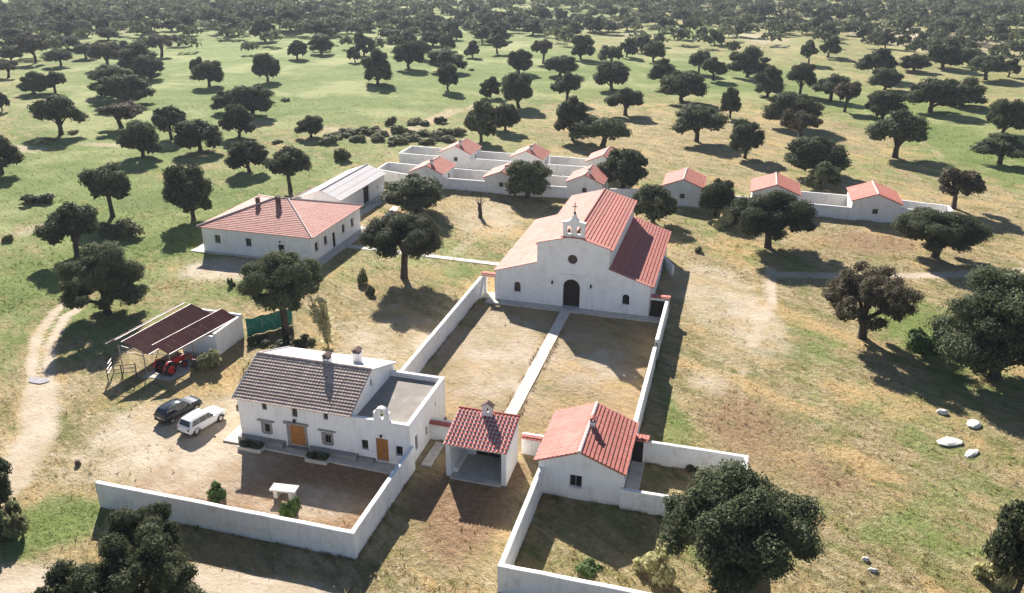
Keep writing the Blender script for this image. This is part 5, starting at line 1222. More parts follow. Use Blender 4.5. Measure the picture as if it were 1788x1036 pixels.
cottage(-11.6, -4.9, 143.0, 151.0, 3.5, 4.8, 'left cottage of the right row, between two oaks', GR, True, False)
cottage(3.5, 11.2, 143.4, 151.4, 3.5, 4.95, 'middle cottage of the right row, behind a large oak', GR, True, False)
cottage(19.7, 27.2, 143.0, 151.0, 3.4, 4.75, 'right cottage of the right row, standing clear with small window', GR, True, False)
GW = 'white walls of the pens'
def pen(segs, h=2.15):
    for A, B, lab in segs: fix_wall('pen_wall', A, B, h, .36, lab, group=GW)
pen([((-66.4, 143.6), (-58.5, 141.2), 'pen wall from barn to the left front cottage'), ((-52.3, 141.2), (-44.0, 141.2), 'front pen wall between left and middle front cottages'),
     ((-37.6, 141.2), (-28.6, 141.6), 'front pen wall between middle and right front cottages'), ((-66.6, 149.2), (-52.0, 148.4), 'rear wall of the leftmost front pen'), ((-52.0, 148.4), (-44.0, 148.4), 'rear wall of front pen between left and middle cottages'),
     ((-44.0, 148.4), (-28.6, 148.9), 'rear wall of front pen between middle and right cottages'), ((-66.5, 143.8), (-66.7, 149.0), 'short left end wall of the front pens'),
     ((-67.6, 157.2), (-58.3, 157.2), 'front wall of leftmost rear pen'), ((-52.0, 157.2), (-43.4, 157.2), 'front wall of rear pen between left and middle rear cottages'), ((-37.0, 157.2), (-28.0, 157.2), 'front wall of rear pen between middle and right rear cottages'),
     ((-67.6, 164.2), (-58.2, 163.9), 'back wall of the leftmost rear pen'), ((-52.0, 163.9), (-43.5, 163.9), 'back wall of rear pen between left and middle rear cottages'), ((-37.0, 163.9), (-28.0, 163.9), 'back wall of rear pen between middle and right rear cottages'), ((-67.6, 157.4), (-67.6, 164.0), 'left end wall of the rear pens'),
     ((-4.9, 144.4), (3.5, 144.4), 'white wall between left and middle cottages of right row'), ((11.2, 143.6), (19.7, 143.2), 'front yard wall between middle and right cottages of right row'),
     ((11.2, 151.0), (19.7, 150.8), 'back yard wall between middle and right cottages of right row'), ((27.2, 150.6), (35.6, 149.0), 'back wall of the yard right of the last right row cottage'), ((27.2, 145.2), (35.4, 144.6), 'front wall of the yard right of the last right row cottage'), ((35.7, 144.6), (35.7, 149.0), 'right end wall of the last right row yard'),
     ((-21.9, 142.6), (-13.0, 144.6), 'white wall from the right front pen cottage towards right row')])

# ------------------------------------------------------------------ open shed with maroon sheet roof
sh = thing('open_shed', (-56, 68, 0), 'open sided shed with maroon sheet roof on pale metal frame', 'shed')
def sheetroof(O, U, V, n, name='roof'):
    O, U, V = map(Vector, (O, U, V)); u = U.normalized(); v = V.normalized(); nn = u.cross(v)
    fr_ = MB()
    for q0, q1 in ((O, O+U), (O+V, O+U+V)): fr_.tube([q0+nn*.02, q1+nn*.02], .06, 6)
    r = fr_.build(name, M['palemetal'], sh); pw = U.length/n
    m_ = MB(); k = 6
    for i in range(k):
        a, b = pw*i/k, pw*(i+.5)/k; c_ = pw*(i+1)/k
        m_.add([(a, 0, .02), (b, 0, .075), (c_, 0, .02), (a, V.length, .02), (b, V.length, .075), (c_, V.length, .02)], [(0, 1, 4, 3), (1, 2, 5, 4)])
    me_ = m_.mesh('roof_sheet', M['maroon'])
    for i in range(n): link('roof_sheet', me_, r, None, Matrix.Translation(O+u*(i*pw)+nn*rnd.uniform(0, .012)) @ Matrix((u, v, nn)).transposed().to_4x4())
    return r
sheetroof((-56.5, 63.5, 2.62), (0.9, 10.6, 0), (-3.2, .1, 1.0), 10)
sheetroof((-61.0, 74.4, 3.0), (-.9, -10.6, 0), (1.3, 0, .62), 10)
sheetroof((-54.6, 64.3, 2.55), (1.5, 10.2, 0), (-2.0, .1, .75), 10)
mb = None
for x, y, h in ((-60.3, 63.8, 3.2), (-57.3, 63.7, 2.7), (-54.7, 64.4, 2.5), (-59.9, 68.9, 3.3), (-56.6, 69.0, 2.7), (-54.2, 67.6, 2.5), (-58.9, 73.8, 3.3)):
    MB().tube([(x, y, -.1), (x, y, h)], .06, 6).build('post', M['palemetal'], sh)
for a, b in (((-60.3, 63.8, 3.1), (-57.3, 63.7, 2.68)), ((-57.3, 63.75, 2.6), (-54.7, 64.4, 2.45)), ((-60.3, 63.8, 2.5), (-57.3, 63.7, 2.3)), ((-54.7, 64.4, 2.4), (-54.2, 67.6, 2.4)), ((-59.9, 68.9, 3.2), (-54.2, 67.7, 2.45))):
    MB().tube([a, b], .045, 6).build('beam', M['palemetal'], sh)
mb = MB().box((-53.0, 69.6, -.1), (-52.7, 74.6, 2.75)); mb.build('white_wall', M['white'], sh)
MB().box((-58.4, 74.61, -.1), (-52.7, 74.9, 2.9)).build('white_wall', M['white'], sh); MB().box((-57.0, 69.6, -.1), (-53.01, 69.85, 2.4)).build('white_wall', M['white'], sh)
slab('shed_floor', [(-57.6, 63.3), (-54.2, 63.5), (-52.4, 69.6), (-57.0, 69.6)], -.15, .05, 'concrete')

# tractor under the shed
tr = thing('tractor', (-55.4, 65.0, .05), 'red tractor parked under the open maroon shed', 'tractor', rz=math.radians(-10))
mb = MB().box((-.35, .3, .75), (.35, 1.9, 1.35), .05); mb.build('hood', M['redpaint'], tr)
MB().box((-.32, 1.9, .8), (.32, 1.97, 1.28)).build('grille', M['plastic'], tr)
MB().box((-.3, -.9, .55), (.3, .298, .95)).build('chassis', M['iron'], tr)
MB().box((-.25, -.75, .98), (.25, -.3, 1.1)).box((-.25, -.85, 1.0), (.25, -.76, 1.5)).build('seat', M['plastic'], tr)
MB().tube([(0, .15, .95), (0, -.1, 1.45)], .03, 6).build('steering_column', M['iron'], tr)
MB().tube([(.2, 1.2, 1.3), (.2, 1.2, 2.0)], .04, 6).build('exhaust', M['iron'], tr)
def wheel(parent, x, y, r, wd, seg=18, rimk=.58):
    prof = [(r*rimk, -wd/2), (r*.9, -wd/2), (r, -wd*.32), (r, wd*.32), (r*.9, wd/2), (r*rimk, wd/2)]
    def ring(prof):
        m_ = MB(); k = len(prof)
        for a, h in prof: m_.v += [(x+h, y+a*math.cos(2*math.pi*j/seg), r+a*math.sin(2*math.pi*j/seg)) for j in range(seg)]
        for i in range(k-1):
            for j in range(seg): m_.f.append((i*seg+j, i*seg+(j+1) % seg, (i+1)*seg+(j+1) % seg, (i+1)*seg+j))
        return m_
    w_ = ring(prof).build('wheel', M['rubber'], parent, smooth=40)
    rm = ring([(.01, -wd*.36), (r*rimk*.5, -wd*.33), (r*rimk*1.02, -wd*.44), (r*rimk*1.02, wd*.44), (r*rimk*.5, wd*.33), (.01, wd*.36)]); rm.build('rim', M['alloy'] if parent.name.startswith('car') or 'car' in parent.name else M['redpaint'], w_, smooth=40)
    return w_
for sx in (-1, 1):
    wheel(tr, sx*.72, -.55, .75, .36); wheel(tr, sx*.55, 1.45, .42, .22)
    mb = MB()
    for i in range(6):
        a = math.radians(20+i*24); b = math.radians(44+i*24)
        mb.add([(sx*.55, -.55+.85*math.cos(a), .75+.85*math.sin(a)), (sx*.92, -.55+.85*math.cos(a), .75+.85*math.sin(a)), (sx*.92, -.55+.85*math.cos(b), .75+.85*math.sin(b)), (sx*.55, -.55+.85*math.cos(b), .75+.85*math.sin(b))], [(0, 1, 2, 3)])
    mb.build('mudguard', M['redpaint'], tr)
im = thing('harrow', (-54.6, 67.3, .05), 'red farm implement beside the tractor under the shed', 'implement', rz=math.radians(-15))
MB().box((-.9, -.08, .55), (.9, .08, .7)).build('frame', M['redpaint'], im); MB().box((-.9, .5, .55), (.9, .64, .7)).build('frame', M['redpaint'], im)
for x in (-.8, 0, .7): MB().box((x-.06, .082, .56), (x+.06, .498, .69)).build('frame', M['redpaint'], im)
for i in range(7): MB().tube([(-.85+i*.28, 0 if i % 2 else .57, .55), (-.85+i*.28, .05 if i % 2 else .62, .2), (-.85+i*.28, .2 if i % 2 else .77, .0)], .03, 5).build('tine', M['iron'], im)
tk = thing('fuel_tank', (-55.0, 64.4, .05), 'small red tank standing at the shed front left', 'tank')
m_ = MB(); m_.tube([(-55.5, 64.25, .55), (-55.42, 64.25, .55), (-54.6, 64.5, .55), (-54.52, 64.52, .55)], [.2, .36, .36, .2], 14); m_.build('barrel', M['redpaint'], tk, smooth=40)
for x in (-55.3, -54.75): MB().box((x-.05, 64.1, .05), (x+.05, 64.65, .3)).build('leg', M['iron'], tk)

# rail pen left of shed
pr = thing('rail_pen', (-59, 62.5, 0), 'pale rail pen with dark posts at the left end of shed', 'fence')
for x, y in ((-60.4, 61.6), (-59.2, 62.3), (-58.0, 63.0), (-61.2, 63.4)): MB().tube([(x, y, -.1), (x+.06, y, 1.7)], .06, 6).build('post', M['bark'], pr)
for z in (.75, 1.2, 1.6):
    MB().tube([(-60.4, 61.6, z), (-58.0, 63.0, z)], .045, 6).build('rail', M['palemetal'], pr); MB().tube([(-60.4, 61.6, z), (-61.2, 63.4, z)], .045, 6).build('rail', M['palemetal'], pr)
# green netting fence
nf = thing('netting_fence', (-50.2, 75.5, 0), 'green netting screen sagging between posts beside the shed', 'fence')
mb = MB(); n_ = 14; A = Vector((-52.3, 74.9, 0)); B = Vector((-48.9, 79.2, 0)); k0_ = 0
for i in range(n_+1):
    q = A.lerp(B, i/n_); o_ = .13*math.sin(i*1.7); top = 2.35-.22*math.sin(math.pi*((i*3/n_) % 1))
    mb.v += [(q.x+o_, q.y-o_, .05), (q.x-o_*.8, q.y+o_*.6, top*.5), (q.x+o_*.4, q.y, top)]
for i in range(n_):
    for j in range(2): mb.f.append((i*3+j, i*3+3+j, i*3+4+j, i*3+1+j))
mb.build('netting', M['net'], nf)
for i in range(4):
    q = A.lerp(B, i/3); MB().tube([(q.x, q.y+.1, -.1), (q.x, q.y+.1, 2.4)], .05, 6).build('post', M['palemetal'], nf)

# ------------------------------------------------------------------ cars
def car(name, loc, rz, paint, label, L=4.5, W=1.86, Hh=1.66):
    c = thing(name, loc, label, 'car', rz=math.radians(rz)); hl, hw = L/2, W/2
    st = [(-hl, .46, .78, .78), (-hl+.1, .32, .98, .9), (-hl+.5, .26, 1.04, 1.0), (-.9, .24, 1.03, 1.0), (.5, .24, 1.03, 1.0), (hl-1.05, .25, 1.03, .99), (hl-.45, .26, .98, .96), (hl-.14, .3, .90, .88), (hl, .42, .74, .78)]
    m_ = MB(); k = 10
    for y, zb, zt, ww in st:
        x = hw*ww
        m_.v += [(-x*.82, y, zb), (-x*.97, y, zb+.14), (-x, y, (zb+zt)/2), (-x*.97, y, zt-.1), (-x*.86, y, zt), (x*.86, y, zt), (x*.97, y, zt-.1), (x, y, (zb+zt)/2), (x*.97, y, zb+.14), (x*.82, y, zb)]
    for i in range(len(st)-1):
        for j in range(k): m_.f.append((i*k+j, (i+1)*k+j, (i+1)*k+(j+1) % k, i*k+(j+1) % k))
    m_.f.append(tuple(range(k))); m_.f.append(tuple(reversed(range((len(st)-1)*k, len(st)*k))))
    body = m_.build('body', M[paint], c, smooth=35)
    cb = [(-hl+.18, .90, 1.0), (-hl+.5, .80, Hh-.1), (-hl+.85, .78, Hh-.03), (-.3, .77, Hh), (.25, .75, Hh-.04), (hl-1.3, .86, .98)]
    m_ = MB(); lo_ = [(-hl+.18, .95), (-hl+.3, .95), (-.9, .95), (-.3, .95), (.35, .94), (hl-1.3, .93)]
    for (y, a, z), (yl, al) in zip(cb, lo_):
        m_.v += [(-hw*al*.98, yl, .97), (-hw*a*.94, y, z-.05), (-hw*a*.8, y, z), (hw*a*.8, y, z), (hw*a*.94, y, z-.05), (hw*al*.98, yl, .97)]
    for i in range(len(cb)-1):
        for j in range(5): m_.f.append((i*6+j, (i+1)*6+j, (i+1)*6+j+1, i*6+j+1))
    m_.f.append((0, 1, 2, 3, 4, 5)); n_ = (len(cb)-1)*6; m_.f.append(tuple(reversed(range(n_, n_+6))))
    m_.build('cabin', M[paint], c, smooth=35)
    def quad(nm, pts, m, par=c):
        a, b, d = Vector(pts[0]), Vector(pts[1]), Vector(pts[-1]); nn = (b-a).cross(d-a).normalized()
        if nn.dot((a+b+d)/3 - Vector((0, 0, .9))) < 0: nn = -nn
        q = MB(); n2 = len(pts); v_ = [Vector(p) for p in pts]
        q.add([p+nn*.016 for p in v_]+[p-nn*.03 for p in v_], [tuple(range(n2))]+[(n2+i, n2+(i+1) % n2, (i+1) % n2, i) for i in range(n2)]); return q.build(nm, M[m], par)
    quad('windscreen', [(-hw*.82, hl-1.42, 1.03), (hw*.82, hl-1.42, 1.03), (hw*.64, .33, Hh-.09), (-hw*.64, .33, Hh-.09)], 'carglass')
    quad('rear_window', [(-hw*.74, -hl+.22, 1.08), (hw*.74, -hl+.22, 1.08), (hw*.64, -hl+.46, Hh-.17), (-hw*.64, -hl+.46, Hh-.17)], 'carglass')
    for s in (-1, 1):
        def X(z): return s*hw*(.935-(z-.97)/(Hh-1.02)*(.935-.725))
        z0_, z1_ = 1.05, Hh-.16
        for ya, yb_, yc, yd in ((-hl+.42, -.98, -.98, -hl+.72), (-.92, -.1, -.1, -.92), (-.04, .82, .22, -.04)):
            quad('side_window', [(X(z0_)+s*.01, ya, z0_), (X(z0_)+s*.01, yb_, z0_), (X(z1_)+s*.01, yc, z1_), (X(z1_)+s*.01, yd, z1_)], 'carglass')
        wheel(c, s*(hw-.12), -hl+.82, .36, .23); wheel(c, s*(hw-.12), hl-.85, .36, .23)
        for yy in (-hl+.82, hl-.85):
            m2 = MB()
            for i in range(8):
                a, b = math.pi*i/8, math.pi*(i+1)/8
                m2.add([(s*(hw+.012), yy+r_*math.cos(t), .36+r_*math.sin(t)) for t in (a, b) for r_ in (.38, .46)]+[(s*(hw-.1), yy+r_*math.cos(t), .36+r_*math.sin(t)) for t in (a, b) for r_ in (.38, .46)], [(0, 1, 3, 2), (1, 5, 7, 3), (0, 2, 6, 4)])
            m2.build('wheel_arch', M['plastic'], c)
        MB().box((s*hw*.68 if s > 0 else -hw*.86, -hl-.01, .80), (s*hw*.86 if s > 0 else -hw*.68, -hl+.14, .93)).build('tail_light', M['lampred'], c)
        MB().box((s*hw*.5 if s > 0 else -hw*.8, hl-.13, .68), (s*hw*.8 if s > 0 else -hw*.5, hl-.01, .8)).build('headlight', M['lampclear'], c)
        MB().cbox((s*(hw+.1), .62, 1.08), (.2, .1, .14)).build('mirror', M[paint], c)
        MB().tube([(s*hw*.66, -hl+.75, Hh+.02), (s*hw*.66, .1, Hh+.03)], .02, 5).build('roof_rail', M['plastic'], c)
    MB().box((-hw*.8, -hl-.03, .36), (hw*.8, -hl+.1, .52)).build('rear_bumper', M['plastic'], c); MB().box((-hw*.75, hl-.12, .3), (hw*.75, hl+.02, .46)).build('front_bumper', M['plastic'], c)
    MB().box((-.26, -hl-.02, .66), (.26, -hl+.06, .78)).build('number_plate', M['lampclear'], c)
    return c
car('car', (-45.75, 56.75, 0), -14, 'carwhite', 'white SUV parked left of the farmhouse')
car('car', (-49.15, 57.9, 0), -16, 'cardark', 'dark blue black car parked beside the white SUV', 4.4, 1.82, 1.56)

# ------------------------------------------------------------------ small things
tb = thing('stone_table', (-32.6, 49.0, 0), 'white stone table on two blocks in the farmhouse yard', 'table')
mb = MB().cbox((-32.7, 49.1, .86), (2.2, .95, .16), Matrix.Rotation(math.radians(6), 3, 'Z')); mb.build('top', M['rock'], tb)
for x in (-33.4, -32.0): MB().box((x-.18, 48.75, -.1), (x+.18, 49.4, .777)).build('block', M['rock'], tb)
pt = thing('wall_post', (-25.5, 45.6, 0), 'small dark post in the front corner of farmhouse yard', 'post'); MB().tube([(-25.5, 45.6, -.1), (-25.45, 45.6, 1.0)], [.14, .11], 8).build('shaft', M['bark'], pt)
def rock(loc, d, label, seed, name='rock', m='rock', rz=0.0):
    r_ = random.Random(seed); m_ = MB(); rings = [(0.8, -.15), (1.0, .15), (.92, .6), (.55, .95)]; seg = 9
    for a, z in rings:
        for j in range(seg):
            t = 2*math.pi*j/seg; q = a*r_.uniform(.8, 1.12); m_.v.append((q*d[0]/2*math.cos(t), q*d[1]/2*math.sin(t), z*d[2]*r_.uniform(.9, 1.1)))
    for i in range(3):
        for j in range(seg): m_.f.append((i*seg+j, i*seg+(j+1) % seg, (i+1)*seg+(j+1) % seg, (i+1)*seg+j))
    m_.f.append(tuple(3*seg+j for j in range(seg)))
    o = link(name, m_.mesh(name, M[m]), None); o.location = loc; o.rotation_euler = (0, 0, rz); tag(o, label, 'rock')
    return o
rock((22.0, 73.3, 0), (2.6, 1.5, .26), 'largest flat white slab in the right hand grass', 1, rz=.4)
rock((24.9, 77.3, 0), (1.7, 1.3, .34), 'white boulder behind the flat slabs in the right grass', 2, rz=1.0)
rock((23.6, 71.9, 0), (2.0, .8, .22), 'narrow white slab nearest the camera of the right group', 3, rz=.9)
rock((22.4, 78.9, 0), (1.1, .8, .4), 'small pale stone left behind the white boulder', 4)
rock((12.7, 54.2, 0), (.6, .45, .25), 'small white stone in the grass, upper of two right of big oak', 5)
rock((13.1, 53.1, 0), (.75, .4, .22), 'small white stone in the grass, lower of two right of big oak', 6)
rock((-52.4, 48.2, 0), (.55, .5, .45), 'dark stone on the bare earth left of the front wall', 7, m='soot')
rock((-43.6, 61.6, 0), (.9, .6, .5), 'pale stone heap beyond the cars by the farmhouse corner', 8)
rock((-43.0, 63.4, 0), (.5, .4, .9), 'upright pale stone behind the farmhouse left corner', 9)
rock((-44.4, 60.6, 0), (.5, .45, .4), 'dark lump beside the stone heap near the farmhouse', 10, m='soot')
dt_ = thing('dead_tree', (-40.2, 126.3, 0), 'bare pollarded dead tree trunk behind the church', 'tree')
m_ = MB().tube([(-40.2, 126.3, -.2), (-40.15, 126.3, .8), (-40.3, 126.3, 1.9)], [.42, .34, .36], 8); m_.build('trunk', M['bark'], dt_, smooth=50)
for i, (dx, dy, h) in enumerate(((-.9, .2, 1.7), (-.3, -.3, 2.1), (.5, .3, 1.9), (1.0, -.1, 1.4), (.1, .5, 2.2))):
    MB().tube([(-40.3, 126.3, 1.8), (-40.3+dx*.5, 126.3+dy*.5, 1.8+h*.45), (-40.3+dx, 126.3+dy, 1.8+h)], [.12, .07, .025], 5).build('branch', M['bark'], dt_)
m_ = MB(); m_.v = [(-67.4+1.15*math.cos(t)*(1+.15*math.sin(3*t)), 59.6+.7*math.sin(t)*(1+.2*math.cos(2*t)), .035) for t in (2*math.pi*i/24 for i in range(24))]; m_.f = [tuple(range(24))]
pd = m_.build('puddle', M['water'], None); pd['kind'] = 'structure'

# ------------------------------------------------------------------ vegetation
def leaf_mesh(name, m, cen, nrm, size, tint, elong=1.5):
    """diamond leaf sprays: centres, facing, size, tint"""
    n = len(cen); r = nrs.normal(size=(n, 3)); t = np.cross(nrm, r); t /= np.linalg.norm(t, axis=1)[:, None]+1e-9; b = np.cross(nrm, t)
    s = size[:, None]; k = 0.25*s*nrm
    v = np.stack([cen - t*s*elong*.5, cen - b*s*.42 + k*nrs.uniform(-1, 1, (n, 1)), cen + t*s*elong*.5, cen + b*s*.42 + k*nrs.uniform(-1, 1, (n, 1))], 1).reshape(-1, 3)
    me = bpy.data.meshes.new(name); fast_mesh(me, v, np.arange(4*n).reshape(n, 4), 4); set_attr(me, 'tint', np.repeat(tint, 4)); me.materials.append(m); return me
def unit(v): return v/(np.linalg.norm(v, axis=1)[:, None]+1e-9)
def crown_points(kind, h, r, nl, nleaf, R, thin=0.0, lk=(.24, .40)):
    """lobed dome: returns leaf centres, normals, tint and the lobe list"""
    lobes = []
    z0 = {'round': .12, 'wide': .20, 'tall': .14, 'low': .06, 'thin': .22, 'lean': .17, 'high': .34}[kind]*h
    zc = (z0+h)/2; hz = (h-z0)/2; lean = .28*r if kind == 'lean' else 0
    for i in range(nl):
        a = R.uniform(0, 2*math.pi); e = math.asin(R.uniform(-.75, 1)); q = R.uniform(.42, 1.04-lk[1]*.72) if i > 3 else R.uniform(0, .3)
        lr = r*R.uniform(*lk)*(0.85 if kind in ('thin', 'tall') else 1)
        px, py, pz = q*r*math.cos(a)*math.cos(e), q*r*math.sin(a)*math.cos(e), zc + q*hz*1.02*math.sin(e)
        if kind == 'wide': pz = z0 + (h-z0)*(.18+.58*(1-q*q)+R.uniform(-.20, .20))
        if (i % 3 == 2 if kind in ('round', 'low') else i % 4 == 3) and kind not in ('high', 'thin', 'wide'): q = R.uniform(.5, .8); px, py, pz = q*r*math.cos(a), q*r*math.sin(a), z0+lr*.8+R.uniform(0, .2)*(h-z0)
        px += lean*(pz-z0)/(h-z0)
        lobes.append((px, py, pz, lr, lr*R.uniform(.75, 1.0)))
    per = np.array([l[3]**2 for l in lobes]); per = (per/per.sum()*nleaf).astype(int)
    C, N, T = [], [], []
    for (px, py, pz, lr, lz), k in zip(lobes, per):
        d = unit(nrs.normal(size=(k, 3))); d[:, 2] = np.where(d[:, 2] < -.35, -d[:, 2]*.6, d[:, 2]); d = unit(d)
        rad = nrs.uniform(.62, 1.08, (k, 1))*(1+.16*np.sin(5*d[:, :1]+px)*np.sin(6*d[:, 1:2]+py))
        C.append(np.array([px, py, pz]) + d*rad*np.array([lr, lr, lz])); N.append(unit(d + nrs.normal(size=(k, 3))*.42)); T.append(np.clip(nrs.normal(.45, .2, k) + R.uniform(-.15, .15), 0, 1))
    C = np.concatenate(C); N = np.concatenate(N); T = np.concatenate(T)
    ci, ni, ti = [], [], []
    for px, py, pz, lr, lz in lobes:            # coarse inner sprays so that the crown is not see-through
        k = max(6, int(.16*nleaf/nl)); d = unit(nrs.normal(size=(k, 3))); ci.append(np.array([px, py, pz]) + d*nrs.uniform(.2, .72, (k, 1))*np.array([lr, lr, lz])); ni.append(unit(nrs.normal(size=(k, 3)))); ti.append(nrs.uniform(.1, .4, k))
    inner = (np.concatenate(ci), np.concatenate(ni), np.concatenate(ti))
    if thin: k = nrs.rand(len(C)) > thin; C, N, T = C[k], N[k], T[k]
    return C, N, T, lobes, z0, inner
def oak_proto(kind, h, r, nl, nleaf, ls, seed, brown=False, lk=(.2, .36)):
    R = random.Random(seed); C, N, T, lobes, z0, (ci, ni, ti) = crown_points(kind, h, r, nl, nleaf, R, .25 if kind == 'thin' else 0, lk)
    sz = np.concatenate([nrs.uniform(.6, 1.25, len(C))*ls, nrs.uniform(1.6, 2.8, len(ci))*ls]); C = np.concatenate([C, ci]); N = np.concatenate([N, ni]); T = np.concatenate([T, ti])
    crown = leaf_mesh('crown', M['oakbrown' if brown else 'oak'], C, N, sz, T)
    mb = MB(); tr_ = .06*h*.55+.16; bx, by = R.uniform(-.25, .25), R.uniform(-.25, .25); fk = max(z0*1.15, .9)
    mb.tube([(0, 0, -.35), (0, 0, .12), (bx*.5, by*.5, fk*.55), (bx, by, fk)], [tr_*1.5, tr_*1.12, tr_*.92, tr_*.95], 8)
    for px, py, pz, lr, lz in lobes[:(9 if nleaf > 4000 else 5)]:
        mid = (bx+(px-bx)*.45+R.uniform(-.2, .2), by+(py-by)*.45+R.uniform(-.2, .2), fk+(pz-fk)*.55)
        mb.tube([(bx, by, fk-.1), mid, (px, py, pz)], [tr_*.6, tr_*.36, tr_*.1], 6, False)
    return crown, mb.mesh('trunk', M['bark'], smooth=60), h, r
HI = {k: [oak_proto(k, 8.8, 5.4, nl, nf, .15, 100+i*7, k == 'thin', (.14, .27))] for i, (k, nl, nf) in enumerate((('wide', 95, 78000), ('round', 85, 70000), ('tall', 75, 58000), ('thin', 70, 34000), ('high', 80, 64000)))}
HI['wide'].append(oak_proto('wide', 8.8, 5.6, 100, 78000, .15, 171, False, (.13, .26))); HI['round'].append(oak_proto('round', 8.8, 5.0, 80, 66000, .15, 172, False, (.14, .27)))
MIDP = {k: [oak_proto(k, 8, 4.6, 44, 12000, .32, 300+i*10+j) for j in range(3 if k in ('wide', 'round') else 2)] for i, k in enumerate(('wide', 'round', 'tall', 'low', 'lean', 'high'))}
MIDP['thin'] = [oak_proto('thin', 8, 4.6, 26, 7000, .34, 380, True)]
LOW = {k: [oak_proto(k, 7.5, 4.6, 16, 2000, .74, 500+i*10+j) for j in range(3 if k == 'round' else 2)] for i, k in enumerate(('wide', 'round', 'low'))}
for i, (x, y, h, r, kind, label, wpx) in enumerate(DATA['T']):
    lib = HI if wpx > 118 else (MIDP if wpx > 36 else LOW)
    k = kind if kind in lib else 'round'
    if kind == 'lean' and lib is HI: k = 'round'
    crown, trunk, h0, r0 = lib[k][i % len(lib[k])]
    t = thing('holm_oak', (x, y, gz1(x, y)), label, 'tree', 'holm oaks')
    t.rotation_euler = (0, 0, rnd.uniform(0, 6.28) if kind != 'lean' else rnd.uniform(2.2, 3.6)); an = rnd.uniform(.88, 1.12); t.scale = (r/r0*1.02*an, r/r0*1.02/an, h/h0)
    for nm, me_ in (('crown', crown), ('trunk', trunk)):
        o = bpy.data.objects.new(nm, me_); col.objects.link(o); o.parent = t
# shrubs
def shrub_proto(m, h, r, nl, n, ls, seed):
    R = random.Random(seed); C, N, T, lo_, _, _i = crown_points('low', h, r, nl, n, R); C[:, 2] = np.maximum((C[:, 2]-.34*h)*1.4, nrs.uniform(.0, .12, len(C)))
    return leaf_mesh('shrub', m, C, N, nrs.uniform(.6, 1.3, len(C))*ls, T), h, r
SP = {'shrub': [shrub_proto(M['shrub'], 1.5, 1.6, 9, 900, .30, 700+i) for i in range(3)], 'oak': [shrub_proto(M['oak'], 1.5, 1.6, 9, 900, .30, 710+i) for i in range(2)],
      'green': [shrub_proto(M['shrubgreen'], 1.5, 1.3, 9, 1200, .22, 720)], 'pale': [shrub_proto(M['shrubpale'], 1.5, 1.6, 9, 1100, .26, 730)]}
for i, (x, y, h, r, label) in enumerate(DATA['S']):
    k = 'green' if any(q in label for q in ('green shrub', 'leafy young', 'sapling', 'yellow green', 'light green')) else ('pale' if 'pale' in label.split(' on ')[0] else ('oak' if 'dark' in label else 'shrub'))
    if 'scrub band' in label: k = 'shrub'
    me_, h0, r0 = SP[k][i % len(SP[k])]
    o = link('shrub', me_, None); o.location = (x, y, gz1(x, y)-.02); o.rotation_euler = (0, 0, rnd.uniform(0, 6.28)); hk = .6 if 'scrub band' in label else (.7 if 'dark' in label or 'young' in label or 'green shrub' in label else .85)
    o.scale = (r/r0*1.1, r/r0*1.1, h/h0*hk)
    tag(o, label, 'shrub', 'scrub band shrubs' if 'scrub band' in label else None)
for pl, x, y, w_ in PLANTERS:
    for j in range(4):
        o = link('plant', SP['oak'][j % 2][0], pl); o.location = Vector((x-w_/2+.35+j*(w_-.7)/3, y, .25)) - ORG[pl]; o.scale = (.24, .2, .34+.1*(j % 2)); o.rotation_euler = (0, 0, j*1.3)
# pale feathery sapling behind the farmhouse
pf = thing('pale_sapling', (-42.2, 75.3, 0), 'tall pale yellow green feathery sapling right of the netting oak', 'tree')
R = random.Random(5); C = []; 
for j in range(9):
    bx, by = R.uniform(-.5, .3), R.uniform(-.5, .5); hh_ = R.uniform(3.6, 6.2); n = 150
    s = nrs.rand(n)**.7; C.append(np.stack([bx*(.3+s)-1.1*s*s*(1 if j % 3 else .2) + nrs.normal(0, .26, n), by*(.3+s)+nrs.normal(0, .16, n), .4+s*hh_*(1-.08*s)], 1))
C = np.concatenate(C); N = unit(nrs.normal(size=C.shape))
link('foliage', leaf_mesh('foliage', M['shrubpale'], C, N, nrs.uniform(.12, .24, len(C))*1.2, np.clip(nrs.normal(.75, .2, len(C)), 0, 1), 2.2), pf)
MB().tube([(-42.2, 75.3, -.1), (-42.25, 75.3, 2.0), (-42.6, 75.3, 4.5)], [.09, .06, .02], 6).build('trunk', M['bark'], pf)

# ------------------------------------------------------------------ grass tufts on the near ground (uncountable)
BLOCK = [(-28.9, -6, 92, 117), (-41.2, -24, 54.3, 66), (-21.2, -15.3, 55, 63), (-13.2, -4.6, 55.2, 63.4), (-75.8, -54.8, 97, 116.2), (-73, -59.4, 117.5, 137), (-62, -52.3, 62.5, 75.2), (-19.1, -17.5, 62, 93), (-51.5, -43.5, 53, 61), (-59, -52, 140.5, 149), (-44.3, -37.3, 140.5, 148.5), (-29, -22, 141, 149), (-12, -4.5, 142.5, 151.5), (3, 11.5, 143, 152), (19.4, 27.5, 142.5, 151.5), (-58.8, -51.6, 156.6, 164.4), (-43.8, -36.8, 156.6, 164), (-28.4, -21.4, 156.6, 164.4), (-46.5, -23.7, 43.7, 44.3), (-24.3, -23.7, 44, 56), (-12.9, -12.3, 43.5, 55.6), (-30.5, -29.9, 64, 95.5), (-6.4, -5.7, 63, 94)]
